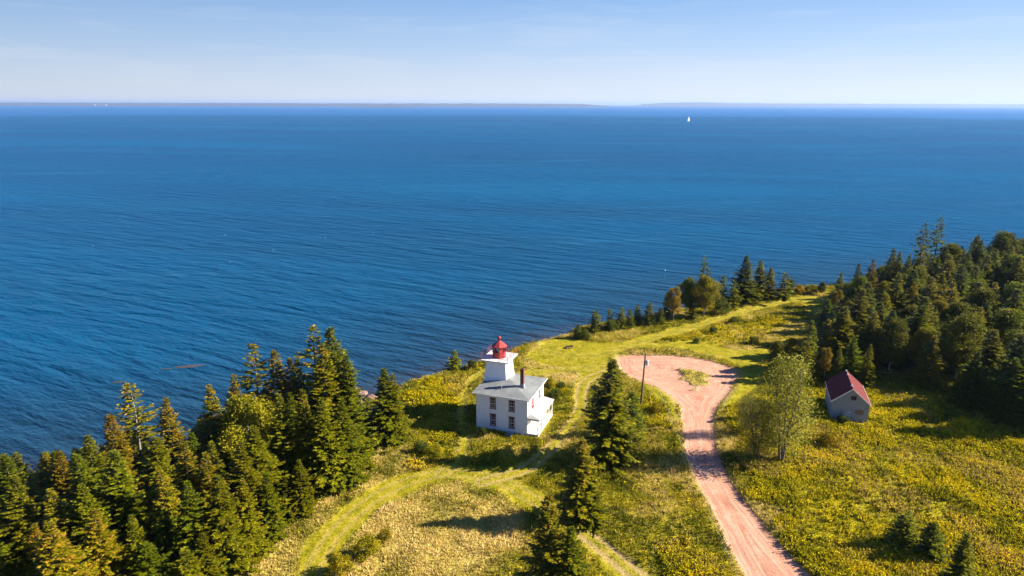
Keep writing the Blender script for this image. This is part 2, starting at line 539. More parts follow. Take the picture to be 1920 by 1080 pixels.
# terrain ---------------------------------------------------------
def terrain_material():
    mt, n, l, b = new_mat('terrain')
    q = NB(n, l)
    p = q.pos()
    big = q.noise(p, 0.09, 5, 0.6)
    mid = q.noise(p, 0.55, 6, 0.65)
    fine = q.noise(p, 3.2, 6, 0.7)
    tiny = q.noise(p, 11.0, 3, 0.7)
    road_d, track_d = q.attr('road'), q.attr('track')
    rut, dry, gold, coast_d = q.attr('rut'), q.attr('dry'), q.attr('gold'), q.attr('coast')
    meadow = q.ramp(q.math('ADD', q.math('MULTIPLY', mid, 0.55), q.math('MULTIPLY', fine, 0.45)),
                    [(0.30, (0.05, 0.055, 0.004)), (0.43, (0.15, 0.145, 0.006)), (0.52, (0.29, 0.24, 0.012)), (0.62, (0.38, 0.29, 0.05)), (0.74, (0.48, 0.36, 0.14))])
    straw = q.ramp(fine, [(0.28, (0.14, 0.13, 0.015)), (0.43, (0.33, 0.27, 0.05)), (0.60, (0.52, 0.41, 0.13)), (0.75, (0.62, 0.50, 0.24))])
    goldc = q.ramp(fine, [(0.3, (0.08, 0.09, 0.004)), (0.42, (0.24, 0.22, 0.006)), (0.55, (0.42, 0.35, 0.008)), (0.75, (0.56, 0.44, 0.012))])
    c = q.mix(q.math('MULTIPLY', dry, q.rng(mid, 0.25, 0.5)), meadow, straw)
    c = q.mix(gold, c, goldc)
    mown = q.ramp(q.math('ADD', q.math('MULTIPLY', mid, 0.5), q.math('MULTIPLY', fine, 0.5)),
                  [(0.32, (0.08, 0.085, 0.003)), (0.44, (0.18, 0.17, 0.004)), (0.53, (0.28, 0.24, 0.008)), (0.66, (0.46, 0.34, 0.08))])
    te = q.math('ADD', track_d, q.math('MULTIPLY', q.math('SUBTRACT', fine, 0.5), 1.6))
    c = q.mix(q.rng(te, -0.35, 0.35), c, mown)
    rr = q.math('MULTIPLY', rut, q.rng(fine, 0.25, 0.6, 0.35, 1.0))
    c = q.mix(rr, c, (0.42, 0.29, 0.15))
    # red dirt road: streaks follow the road edge
    cmb = n.new('ShaderNodeCombineXYZ')
    sx = n.new('ShaderNodeSeparateXYZ')
    l.new(p, sx.inputs[0])
    l.new(q.math('MULTIPLY', q.math('MINIMUM', road_d, 8), 2.6), cmb.inputs[0])
    l.new(q.math('MULTIPLY', sx.outputs[0], 0.11), cmb.inputs[1])
    l.new(q.math('MULTIPLY', sx.outputs[1], 0.11), cmb.inputs[2])
    streak = q.noise(cmb.outputs[0], 1.5, 7, 0.68)
    dirt = q.ramp(q.math('ADD', q.math('MULTIPLY', streak, 0.75), q.math('MULTIPLY', fine, 0.25)),
                  [(0.30, (0.20, 0.075, 0.045)), (0.40, (0.34, 0.160, 0.102)), (0.50, (0.45, 0.240, 0.165)), (0.66, (0.57, 0.345, 0.255))])
    dirt = q.mix(q.rng(mid, 0.5, 0.72, 0.0, 0.7), dirt, (0.54, 0.34, 0.255))
    dirt = q.mix(q.rng(q.noise(p, 0.9, 5, 0.7), 0.58, 0.72, 0.0, 0.55), dirt, (0.30, 0.115, 0.07))
    re = q.math('ADD', road_d, q.math('MULTIPLY', q.math('SUBTRACT', q.noise(p, 1.6, 6, 0.75), 0.5), 1.5))
    c = q.mix(q.rng(re, -0.15, 0.15), c, dirt)
    # thin sparse gravel and dead grass along the verge
    verge = q.math('MULTIPLY', q.rng(re, -1.2, -0.2), q.rng(q.math('MULTIPLY', re, -1.0), -0.1, 0.2))
    c = q.mix(q.math('MULTIPLY', verge, 0.55), c, (0.36, 0.26, 0.13))
    # red sandstone cliff and shore
    rock = q.ramp(q.noise(q.pos((0.4, 0.4, 2.2)), 1.2, 7, 0.7), [(0.3, (0.12, 0.045, 0.03)), (0.5, (0.28, 0.11, 0.07)), (0.7, (0.42, 0.24, 0.17))])
    ce = q.math('ADD', coast_d, q.math('MULTIPLY', q.math('SUBTRACT', fine, 0.5), 1.0))
    c = q.mix(q.rng(ce, 1.1, 0.3), c, (0.42, 0.30, 0.15))
    c = q.mix(q.rng(ce, 0.35, -0.1), c, rock)
    l.new(c, b.inputs['Base Color'])
    b.inputs['Roughness'].default_value = 0.95
    b.inputs['Specular IOR Level'].default_value = 0.1
    hb = q.math('ADD', q.math('MULTIPLY', fine, 0.8), q.math('MULTIPLY', tiny, 0.4))
    soft = q.rng(re, -0.2, 0.2, 1.0, 0.22)
    soft2 = q.math('MULTIPLY', soft, q.rng(te, -0.4, 0.4, 1.0, 0.45))
    l.new(q.bump(q.math('MULTIPLY', hb, soft2), 0.9, 0.30), b.inputs['Normal'])
    return mt

def water_material():
    mt, n, l, b = new_mat('sea_water')
    q = NB(n, l)
    a = math.radians(-24)
    big = q.noise(rot_scale(q, (0.0016, 0.006, 1), -a * 0.35), 1.0, 5, 0.55, 0.6)       # wind streaks
    slick = q.noise(rot_scale(q, (0.004, 0.03, 1), a * 0.4), 1.0, 4, 0.5, 0.4)
    w1 = q.noise(rot_scale(q, (0.11, 0.40, 1), -a), 1.0, 3, 0.5, 0.5)
    w2 = q.noise(rot_scale(q, (0.5, 1.25, 1), -a * 1.4), 1.0, 4, 0.6, 0.3)
    w3 = q.noise(rot_scale(q, (0.04, 0.19, 1), -a * 1.1), 1.0, 2, 0.5, 0.4)
    far = q.attr('far')
    shore = q.attr('shore')
    deep = q.ramp(big, [(0.34, (0.0, 0.023, 0.055)), (0.5, (0.0, 0.041, 0.095)), (0.66, (0.0, 0.068, 0.155))])
    deep = q.mix(q.rng(slick, 0.60, 0.74, 0.0, 0.5), deep, (0.012, 0.10, 0.24))
    shallow = (0.010, 0.022, 0.032)
    c = q.mix(q.rng(shore, 0.15, 1.0, 0.0, 0.9), deep, shallow)
    c = q.mix(q.rng(shore, 0.85, 1.0, 0.0, 0.6), c, (0.050, 0.036, 0.030))
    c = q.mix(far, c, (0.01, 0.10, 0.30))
    h = q.math('ADD', q.math('MULTIPLY', w1, 0.50), q.math('ADD', q.math('MULTIPLY', w2, 0.24), q.math('MULTIPLY', w3, 1.0)))
    amp = q.rng(big, 0.3, 0.7, 0.8, 1.15)
    nm = q.bump(q.math('MULTIPLY', h, amp), 1.0, 2.3)
    df = n.new('ShaderNodeBsdfDiffuse')
    gl = n.new('ShaderNodeBsdfGlossy')
    l.new(c, df.inputs['Color']); l.new(nm, df.inputs['Normal']); l.new(nm, gl.inputs['Normal'])
    gl.inputs['Color'].default_value = (0.20, 0.60, 0.88, 1)
    l.new(q.rng(slick, 0.35, 0.7, 0.24, 0.14), gl.inputs['Roughness'])
    fr = n.new('ShaderNodeFresnel'); fr.inputs['IOR'].default_value = 1.33
    l.new(nm, fr.inputs['Normal'])
    ms = n.new('ShaderNodeMixShader')
    l.new(q.math('MINIMUM', q.math('MULTIPLY', fr.outputs[0], 1.25), 0.65), ms.inputs[0])
    l.new(df.outputs[0], ms.inputs[1]); l.new(gl.outputs[0], ms.inputs[2])
    n.remove(b)
    l.new(ms.outputs[0], n['Material Output'].inputs['Surface'])
    return mt

def foliage_material(name, bright=1.0, transl=0.28, hue=0.02, rough=0.55, valvar=0.35):
    mt, n, l, b = new_mat(name)
    q = NB(n, l)
    a = n.new('ShaderNodeAttribute'); a.attribute_name = 'tint'
    oi = n.new('ShaderNodeObjectInfo')
    hs = n.new('ShaderNodeHueSaturation')
    l.new(a.outputs['Color'], hs.inputs['Color'])
    l.new(q.math('ADD', q.math('MULTIPLY', oi.outputs['Random'], hue * 2), 0.5 - hue), hs.inputs['Hue'])
    r2 = q.math('FRACT', q.math('MULTIPLY', oi.outputs['Random'], 7.31))
    l.new(q.math('MULTIPLY', q.math('ADD', q.math('MULTIPLY', r2, valvar), 1 - valvar / 2), bright), hs.inputs['Value'])
    l.new(hs.outputs[0], b.inputs['Base Color'])
    b.inputs['Roughness'].default_value = rough
    b.inputs['Specular IOR Level'].default_value = 0.08
    tr = n.new('ShaderNodeBsdfTranslucent')
    l.new(hs.outputs[0], tr.inputs['Color'])
    ms = n.new('ShaderNodeMixShader')
    ms.inputs[0].default_value = transl
    l.new(b.outputs[0], ms.inputs[1]); l.new(tr.outputs[0], ms.inputs[2])
    l.new(ms.outputs[0], n['Material Output'].inputs['Surface'])
    return mt

M = {}
M['terrain'] = terrain_material()
M['water'] = water_material()
M['spruce'] = foliage_material('spruce_needles', 1.0, 0.12, 0.015, 0.5, 0.4)
M['leaf'] = foliage_material('broad_leaves', 1.0, 0.35, 0.018)
M['herb'] = foliage_material('meadow_plants', 1.0, 0.30, 0.0, 0.8, 0.0)
M['bark'] = paint('spruce_bark', (0.14, 0.11, 0.085), 0.9, 0.5, 9, 0.02, 30)
M['pale_bark'] = paint('pale_bark', (0.42, 0.38, 0.33), 0.85, 0.4, 7, 0.01, 30)
M['dead_wood'] = paint('dead_wood', (0.22, 0.19, 0.165), 0.9, 0.3, 9)
M['white'] = paint('white_clapboard', (0.80, 0.82, 0.85), 0.55, 0.07, 1.5, 0, 20, 0.35, 2.6, ((0.52, 0.51, 0.48), 0.66, 0.35))
M['white_shingle'] = paint('white_shingle', (0.80, 0.82, 0.85), 0.55, 0.05, 2.0, 0, 20, 0.35, 3.2)
M['white_trim'] = paint('white_trim', (0.80, 0.80, 0.79), 0.45, 0.05, 4)
M['white_deck'] = paint('white_deck', (0.58, 0.57, 0.57), 0.5, 0.10, 2, 0, 20, 0.35, 0, ((0.45, 0.36, 0.30), 0.6, 0.5))
M['red'] = paint('red_paint', (0.34, 0.040, 0.040), 0.5, 0.2, 5, 0, 20, 0.35, 0, ((0.42, 0.14, 0.11), 0.6, 0.5))
M['window_red'] = paint('window_red', (0.15, 0.014, 0.022), 0.45, 0.2, 8)
M['roof_grey'] = paint('grey_roof_felt', (0.185, 0.20, 0.21), 0.8, 0.25, 0.7, 0.006, 30, 0.3, 0, ((0.34, 0.33, 0.30), 0.56, 0.5))
M['porch_roof'] = paint('pale_porch_roof', (0.36, 0.35, 0.35), 0.7, 0.08, 2)
M['pink'] = paint('faded_pink_board', (0.50, 0.20, 0.19), 0.7, 0.2, 6)
M['brick'] = paint('chimney_brick', (0.19, 0.075, 0.055), 0.9, 0.4, 14, 0.01, 40, 0.2, 0, ((0.30, 0.20, 0.15), 0.58, 0.5))
M['flashing'] = paint('chimney_flashing', (0.24, 0.26, 0.29), 0.5, 0.2, 6)
M['concrete'] = paint('concrete', (0.40, 0.41, 0.42), 0.9, 0.2, 5, 0.01, 20)
M['black'] = paint('sooty_black', (0.015, 0.013, 0.012), 0.9, 0.2, 5)
M['pole'] = paint('pole_wood', (0.10, 0.075, 0.055), 0.9, 0.35, 6, 0.008, 25)
M['steel'] = paint('galvanised_steel', (0.42, 0.45, 0.50), 0.4, 0.12, 6)
M['yellow'] = paint('yellow_plastic', (0.80, 0.48, 0.01), 0.5, 0.1, 6)
M['board'] = paint('brown_board', (0.22, 0.13, 0.09), 0.9, 0.3, 6)
M['shed_white'] = paint('flaking_whitewash', (0.27, 0.30, 0.34), 0.9, 0.35, 5, 0.02, 16, 0.2, 2.6, ((0.12, 0.11, 0.11), 0.52, 0.8))
M['shed_red'] = paint('faded_red_shingle', (0.12, 0.022, 0.026), 0.9, 0.35, 6, 0.02, 16, 0.2, 0, ((0.25, 0.12, 0.11), 0.56, 0.6))
M['blue_spray'] = paint('blue_spray', (0.05, 0.30, 0.62), 0.8, 0.3, 8)
M['pale_spray'] = paint('pale_spray', (0.62, 0.72, 0.78), 0.8, 0.2, 8)
M['log'] = paint('bleached_wood', (0.72, 0.64, 0.56), 0.8, 0.2, 9)
M['reef'] = paint('wet_reef', (0.065, 0.055, 0.050), 0.5, 0.4, 1.5, 0.05, 4)
M['rock'] = paint('shore_rock', (0.24, 0.13, 0.10), 0.85, 0.4, 2, 0.05, 5, 0.3, 0, ((0.30, 0.26, 0.22), 0.5, 0.7))
M['far_land'] = paint('far_land', (0.040, 0.050, 0.060), 0.95, 0.4, 0.002)
M['sail'] = paint('sail_cloth', (0.85, 0.85, 0.84), 0.6, 0.03, 1)
M['hull'] = paint('hull_white', (0.75, 0.76, 0.78), 0.35, 0.05, 1)
M['foam'] = paint('buoy_white', (0.82, 0.84, 0.86), 0.5, 0.05, 3)
def glass_mat():
    mt, n, l, b = new_mat('window_glass')
    q = NB(n, l)
    l.new(q.mix(q.rng(q.noise(q.pos(), 2.2, 3), 0.4, 0.6), (0.006, 0.007, 0.009), (0.02, 0.022, 0.025)), b.inputs['Base Color'])
    b.inputs['Roughness'].default_value = 0.06
    b.inputs['Specular IOR Level'].default_value = 0.3
    return mt
M['glass'] = glass_mat()
def clear_glass():
    mt, n, l, b = new_mat('lantern_glass')
    b.inputs['Base Color'].default_value = (0.9, 0.95, 0.95, 1)
    b.inputs['Roughness'].default_value = 0.03
    b.inputs['Transmission Weight'].default_value = 1.0
    b.inputs['IOR'].default_value = 1.05
    return mt
M['clear'] = clear_glass()

# ---------------------------------------------------------------- ground, path, road: one continuous sheet cut into its named parts
def axis(lo, hi, step, far_lo, far_hi):
    a = list(np.arange(lo, hi, step))
    s, x = step, a[-1]
    while x < far_hi:
        s *= 1.22; x += s; a.append(x)
    s, x, pre = step, lo, []
    while x > far_lo:
        s *= 1.22; x -= s; pre.append(x)
    return np.array(pre[::-1] + a)
gx = axis(-86, 128, 0.36, -1400, 1400)
gy = axis(44, 202, 0.36, -900, 420)
GX, GY = np.meshgrid(gx, gy)
fx, fy = GX.ravel(), GY.ravel()
FLD = fields(fx, fy)
fz = height(fx, fy, FLD)
nx, ny = len(gx), len(gy)
idx = np.arange(nx * ny).reshape(ny, nx)
quads = np.stack([idx[:-1, :-1], idx[:-1, 1:], idx[1:, 1:], idx[1:, :-1]], -1).reshape(-1, 4)
qc = FLD['coast'][quads].mean(1)
quads = quads[qc > -70]
def fmean(k):
    return FLD[k][quads].mean(1)
q_road = (fmean('road') > 0) & (fmean('coast') > 0)
q_track = (~q_road) & (np.maximum(fmean('track'), fmean('rut') - 0.3) > 0) & (fmean('coast') > 1)
def sheet(name, sel):
    qd = quads[sel]
    u, inv = np.unique(qd, return_inverse=True)
    V = np.stack([fx[u], fy[u], fz[u]], 1)
    at = {k: FLD[k][u] for k in ('road', 'track', 'rut', 'dry', 'gold', 'coast')}
    me = np_mesh(name, V, inv.reshape(-1, 4), M['terrain'], at, True)
    # normals stay continuous over the cuts because each sheet is dense and smooth
    o = link(name, me)
    return tag(o, kind='structure')
sheet('ground', ~(q_road | q_track))
sheet('road', q_road)
sheet('path', q_track)

# sea: fine near the shore, coarse to the horizon
wx = axis(-300, 320, 4.0, -46000, 46000)
wy = axis(60, 520, 4.0, -900, 46000)
WX, WY = np.meshgrid(wx, wy)
cx_, cy_ = WX.ravel(), WY.ravel()
cd = sdist(cx_, cy_, LAND)
shore = np.clip(1 + (cd + 14) / 105, 0, 1) ** 1.4
rng_ = np.hypot(cx_, cy_)
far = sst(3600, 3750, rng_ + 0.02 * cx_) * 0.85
wi = np.arange(len(cx_)).reshape(len(wy), len(wx))
wq = np.stack([wi[:-1, :-1], wi[:-1, 1:], wi[1:, 1:], wi[1:, :-1]], -1).reshape(-1, 4)
wq = wq[(cd[wq].mean(1) < 12)]
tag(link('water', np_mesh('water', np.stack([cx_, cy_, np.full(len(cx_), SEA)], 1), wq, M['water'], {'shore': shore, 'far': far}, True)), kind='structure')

# ---------------------------------------------------------------- far shore
def ridge(name, prof, Y, depth, seed, base=SEA - 2):
    """prof: (pixel x, pixel y of the crest)"""
    V, Fc = [], []
    xs = np.arange(prof[0][0], prof[-1][0] + 0.1, 3.0)
    for px in xs:
        py = np.interp(px, [p[0] for p in prof], [p[1] for p in prof])
        py += (vnoise(px, 0, 14, seed) - 0.5) * 0.7 + (vnoise(px, 0, 5, seed + 1) - 0.5) * 0.35
        d = ray(px, py)
        X = d[0] / d[1] * Y
        z = max(CAM_H + d[2] / d[1] * Y, SEA + 3)
        e = min(1, (px - xs[0]) / 20, (xs[-1] - px) / 60)
        z = base + (z - base) * max(e, 0) ** 0.5
        front = Y - depth * 0.5
        V += [(X * (front / Y), front, base), (X * 0.99, Y - depth * 0.3, base + (z - base) * 0.45), (X, Y, z), (X * 1.03, Y + depth, base)]
    n = len(xs)
    for i in range(n - 1):
        for k in range(3):
            Fc.append((4 * i + k, 4 * i + 4 + k, 4 * i + 5 + k, 4 * i + 1 + k))
    return tag(link(name, np_mesh(name, V, Fc, M['far_land'], None, True)), kind='structure')
ridge('far_shore', [(-200, 192.2), (150, 192.5), (300, 192.8), (520, 193.3), (700, 194), (860, 193.8), (1000, 194.2), (1090, 195), (1150, 196)], 16500, 2600, 5)
ridge('low_islet', [(640, 200.0), (700, 199.6), (728, 199.0), (775, 199.4), (786, 200.2)], 11500, 260, 9)
ridge('far_hills', [(1190, 196), (1260, 192.3), (1310, 191.9), (1400, 193.5), (1600, 194.6), (1800, 195.2), (2000, 195.6)], 24000, 3000, 12)

for px, lb in ((178, 'tiny pale farmhouse on the far shore at the left'), (199, 'tiny pale barn on the far shore right of the farmhouse')):
    d_ = ray(px, 197.5); Yh = 15300.0; Xh = d_[0] / d_[1] * Yh
    hz_ = 8.0
    hs = empty('farmhouse', (Xh, Yh, hz_), 0.2, lb, 'farmhouse')
    mb = MB(); mb.box(-9, 9, -7, 7, -14, 6); mb.build('wall', M['foam'], hs)
    mb = MB(); mb.add([(-10, -8, 6), (10, -8, 6), (10, 8, 6), (-10, 8, 6), (-10, 0, 12), (10, 0, 12)], [(0, 1, 5, 4), (2, 3, 4, 5), (1, 2, 5), (3, 0, 4), (3, 2, 1, 0)])
    mb.build('roof', M['concrete'], hs)
# ---------------------------------------------------------------- the lighthouse
LH = empty('lighthouse', (HO[0], HO[1], 0.0), HTH,
           'white square lighthouse tower with red lantern joined to a two storey house', 'lighthouse')
W, D, HW = 8.2, 8.2, 5.72
w = MB(); w.box(0, W, 0, D, -0.6, HW); w.build('wall', M['white'], LH)
for x, y in ((-.02, -.02), (W - .16, -.02), (W - .16, D - .16), (-.02, D - .16)):
    w = MB(); w.box(x, x + .18, y, y + .18, -0.3, HW - .02); w.build('corner_board', M['white_trim'], LH)
w = MB()
w.box(.165, W - .165, -.035, -.003, HW - .32, HW - .02)
w.box(W + .003, W + .035, .165, D - .165, HW - .32, HW - .02)
w.build('frieze_board', M['white_trim'], LH)
# low hipped roof with eaves
e = .46
r = MB()
z0, z1, za = HW, HW + .12, HW + .95
r.add([(-e, -e, z0), (W + e, -e, z0), (W + e, D + e, z0), (-e, D + e, z0),
       (-e, -e, z1), (W + e, -e, z1), (W + e, D + e, z1), (-e, D + e, z1), (W / 2, D / 2, za)],
      [(3, 2, 1, 0), (0, 1, 5, 4), (1, 2, 6, 5), (2, 3, 7, 6), (3, 0, 4, 7), (4, 5, 8), (5, 6, 8), (6, 7, 8), (7, 4, 8)])
roof = r.build('roof', M['roof_grey'], LH)
fb = MB()
t = .03
fb.box(-e - t, W + e + t, -e - t, -e - .002, z0 - .05, z1 - .01)
fb.box(-e - t, W + e + t, D + e + .002, D + e + t, z0 - .05, z1 - .01)
fb.box(W + e + .002, W + e + t, -e, D + e, z0 - .05, z1 - .01)
fb.box(-e - t, -e - .002, -e, D + e, z0 - .05, z1 - .01)
fb.build('fascia', M['white_trim'], roof)
c = MB()
cx, cy = 6.35, 3.1
c.box(cx - .27, cx + .27, cy - .24, cy + .24, 6.0, 9.15)
c.box(cx - .31, cx + .31, cy - .28, cy + .28, 9.0, 9.12)
c.box(cx - .27, cx - .17, cy - .24, cy + .24, 9.152, 9.3)
c.box(cx + .17, cx + .27, cy - .24, cy + .24, 9.152, 9.3)
c.box(cx - .168, cx + .168, cy - .24, cy - .14, 9.152, 9.3)
c.box(cx - .168, cx + .168, cy + .14, cy + .24, 9.152, 9.3)
ch = c.build('chimney', M['brick'], roof)
c = MB(); c.hexa([(cx - .42, cy - .4, 5.95), (cx + .42, cy - .4, 5.95), (cx + .42, cy + .4, 5.95), (cx - .42, cy + .4, 5.95)],
                 [(cx - .3, cy - .27, 6.85), (cx + .3, cy - .27, 6.85), (cx + .3, cy + .27, 6.85), (cx - .3, cy + .27, 6.85)])
c.build('chimney_base', M['flashing'], roof)
c = MB(); c.box(cx - .165, cx + .165, cy - .135, cy + .135, 9.14, 9.17); c.build('flue', M['black'], roof)
v = MB(); v.tube((3.55, 1.5, 5.9), (3.55, 1.5, 6.75), .06); v.tube((3.55, 1.5, 6.62), (3.55, 1.5, 6.72), .1)
v.build('vent_pipe', M['flashing'], roof)
v = MB(); v.tube((4.75, 5.3, 6.3), (4.68, 5.3, 8.0), .025, n=6); v.tube((4.45, 5.3, 7.8), (4.9, 5.3, 7.95), .02, n=6); v.tube((4.72, 5.3, 7.2), (4.95, 5.3, 6.5), .015, n=5)
v.build('antenna_mast', M['flashing'], roof)

def window(par, face, u, z0, z1, wd, blind=False):
    """face 'front' (y=0 plane) or 'side' (x=W plane)"""
    def B(mb, a0, a1, o0, o1, b0, b1):
        if face == 'front': mb.box(a0, a1, -o1, -o0, b0, b1)
        else: mb.box(W + o0, W + o1, a0, a1, b0, b1)
    f = MB(); k = .13
    B(f, u - wd / 2, u - wd / 2 + k, .003, .075, z0, z1)
    B(f, u + wd / 2 - k, u + wd / 2, .003, .075, z0, z1)
    B(f, u - wd / 2 - .03, u + wd / 2 + .03, .003, .09, z1 + .002, z1 + .13)
    B(f, u - wd / 2 + k, u + wd / 2 - k, .003, .07, z1 - .06, z1)
    fr = f.build('window', M['window_red'], par)
    s = MB(); B(s, u - wd / 2 - .06, u + wd / 2 + .06, .003, .14, z0 - .1, z0 - .002)
    s.build('sill', M['window_red'], fr)
    g = MB(); B(g, u - wd / 2 + k, u + wd / 2 - k, .003, .018, z0, z1 - .06)
    g.build('pane', M['pink'] if blind else M['glass'], fr)
    b = MB(); a0, a1 = u - wd / 2 + k, u + wd / 2 - k
    zm = (z0 + z1) / 2 - .03
    B(b, a0, a1, .019, .05, zm - .035, zm + .035)
    B(b, a0, a0 + .04, .019, .045, z0, zm - .035); B(b, a1 - .04, a1, .019, .045, z0, zm - .035)
    B(b, a0, a0 + .04, .019, .045, zm + .035, z1 - .06); B(b, a1 - .04, a1, .019, .045, zm + .035, z1 - .06)
    if not blind:
        B(b, u - .009, u + .009, .019, .04, z0, zm - .035); B(b, u - .009, u + .009, .019, .04, zm + .035, z1 - .06)
        for zz in (z0 + (zm - z0) * .5, zm + (z1 - zm) * .5):
            B(b, a0 + .04, u - .016, .019, .036, zz - .012, zz + .012); B(b, u + .016, a1 - .04, .019, .036, zz - .012, zz + .012)
    B(b, a0 + .04, a1 - .04, .019, .044, z0, z0 + .06)
    b.build('sash', M['white_trim'] if not blind else M['window_red'], fr)
    return fr
for u, a, b_ in ((2.72, 3.55, 5.15), (5.74, 3.55, 5.15), (2.72, .75, 2.5), (5.74, .75, 2.5)):
    window(LH, 'front', u, a, b_, .92)
window(LH, 'side', 2.57, 3.55, 4.95, .85, True)
window(LH, 'side', 6.03, 3.75, 5.05, .85, True)
window(LH, 'side', 5.6, .95, 2.35, .85)
# door under the porch
d = MB(); d.box(W + .003, W + .08, 1.35, 1.49, .42, 2.5); d.box(W + .003, W + .08, 2.31, 2.45, .42, 2.5); d.box(W + .003, W + .08, 1.35, 2.45, 2.502, 2.64)
dr = d.build('door', M['window_red'], LH)
d = MB(); d.box(W + .003, W + .04, 1.49, 2.31, .42, 2.5); d.build('door_panel', M['white_trim'], dr)
d = MB(); d.tube((W + .04, 2.2, 1.35), (W + .1, 2.2, 1.35), .04); d.build('handle', M['steel'], dr)
# porch
p = MB(); p.box(W + .04, 10.02, -.1, 7.45, .22, .36); p.build('porch_floor', M['white_deck'], LH)
p = MB(); p.box(W + .05, 9.95, -.04, -.01, -.3, .215); p.box(9.90, 9.93, .0, 7.4, -.3, .215); p.build('porch_skirt', M['white_trim'], LH)
p = MB()
p.add([(W + .04, -.25, 2.78), (10.2, -.25, 2.78), (10.2, 7.6, 2.78), (W + .04, 7.6, 2.78),
       (W + .04, -.25, 2.88), (10.2, -.25, 2.88), (10.2, 7.6, 2.88), (W + .04, 7.6, 2.88),
       (W + .04, .75, 3.38), (W + .04, 7.2, 3.38)],
      [(3, 2, 1, 0), (0, 1, 5, 4), (1, 2, 6, 5), (2, 3, 7, 6), (4, 5, 8), (5, 6, 9, 8), (6, 7, 9), (0, 4, 8, 9, 7, 3)])
pr = p.build('porch_roof', M['porch_roof'], LH)
p = MB(); p.box(W + .04, 10.1, -.18, -.06, 2.58, 2.775); p.box(9.86, 10.0, -.055, 7.4, 2.58, 2.775); p.box(W + .04, 10.1, 7.405, 7.5, 2.58, 2.775)
p.build('beam', M['white_trim'], pr)
pys = (0.0, 1.85, 3.7, 5.5, 7.3)
for y in pys:
    p = MB(); p.box(9.86, 9.99, y - .065, y + .065, .362, 2.578)
    for s_ in (-1, 1):
        if 0 <= y + s_ * .5 <= 7.3:
            p.hexa([(9.9, y + s_ * .067, 2.1), (9.95, y + s_ * .067, 2.1), (9.95, y + s_ * .067, 2.2), (9.9, y + s_ * .067, 2.2)],
                   [(9.9, y + s_ * .5, 2.48), (9.95, y + s_ * .5, 2.48), (9.95, y + s_ * .5, 2.57), (9.9, y + s_ * .5, 2.57)])
    p.build('porch_post', M['white_trim'], LH)
p = MB()
for i in range(1, 4):
    for z in (.75, 1.2):
        p.box(9.905, 9.945, pys[i] + .067, pys[i + 1] - .067, z, z + .05)
    for k in range(1, 9):
        y = pys[i] + (pys[i + 1] - pys[i]) * k / 9
        if k % 3 == 0: p.box(9.91, 9.94, y - .015, y + .015, .362, .748)
p.build('porch_rail', M['white_trim'], LH)
p = MB(); p.box(5.2, 6.15, -1.45, -.05, -.25, .12); p.box(5.15, 6.2, -.62, -.055, .122, .24); p.build('stone_step', M['concrete'], LH)
# tower
tcx, tcy = 1.47, 6.0 + .1
def sq(h, z):
    return [(tcx - h, tcy - h, z), (tcx + h, tcy - h, z), (tcx + h, tcy + h, z), (tcx - h, tcy + h, z)]
tw = MB()
prof = [(2.42, -.4), (2.25, 1.5), (2.10, 3.5), (1.98, 5.0), (1.90, 6.0), (1.80, 7.0), (1.70, 8.0), (1.63, 9.05)]
vs = []
for h, z in prof: vs += sq(h, z)
fs = [(3, 2, 1, 0)]
for k in range(len(prof) - 1):
    for i in range(4):
        j = (i + 1) % 4
        fs.append((4 * k + i, 4 * k + j, 4 * k + 4 + j, 4 * k + 4 + i))
n4 = 4 * (len(prof) - 1)
fs.append((n4, n4 + 1, n4 + 2, n4 + 3))
tw.add(vs, fs); tw.build('tower', M['white_shingle'], LH)
cv = MB(); cv.hexa(sq(1.66, 9.06), sq(1.95, 9.3)); cv.build('cornice', M['white_trim'], LH)
dk = MB(); gh = 2.3; dk.hexa(sq(gh, 9.32), sq(gh, 9.5)); deck = dk.build('gallery_deck', M['white_deck'], LH)
rl = MB(); g2 = gh - .1
cs = [(tcx - g2, tcy - g2), (tcx + g2, tcy - g2), (tcx + g2, tcy + g2), (tcx - g2, tcy + g2)]
for i in range(4):
    a, b_ = cs[i], cs[(i + 1) % 4]
    for z in (9.98, 10.4):
        rl.tube((a[0], a[1], z), (b_[0], b_[1], z), .026, n=6)
    for k in range(3):
        x, y = a[0] + (b_[0] - a[0]) * k / 3, a[1] + (b_[1] - a[1]) * k / 3
        rl.tube((x, y, 9.5), (x, y, 10.43), .03, n=6)
rl.build('railing', M['red'], LH)
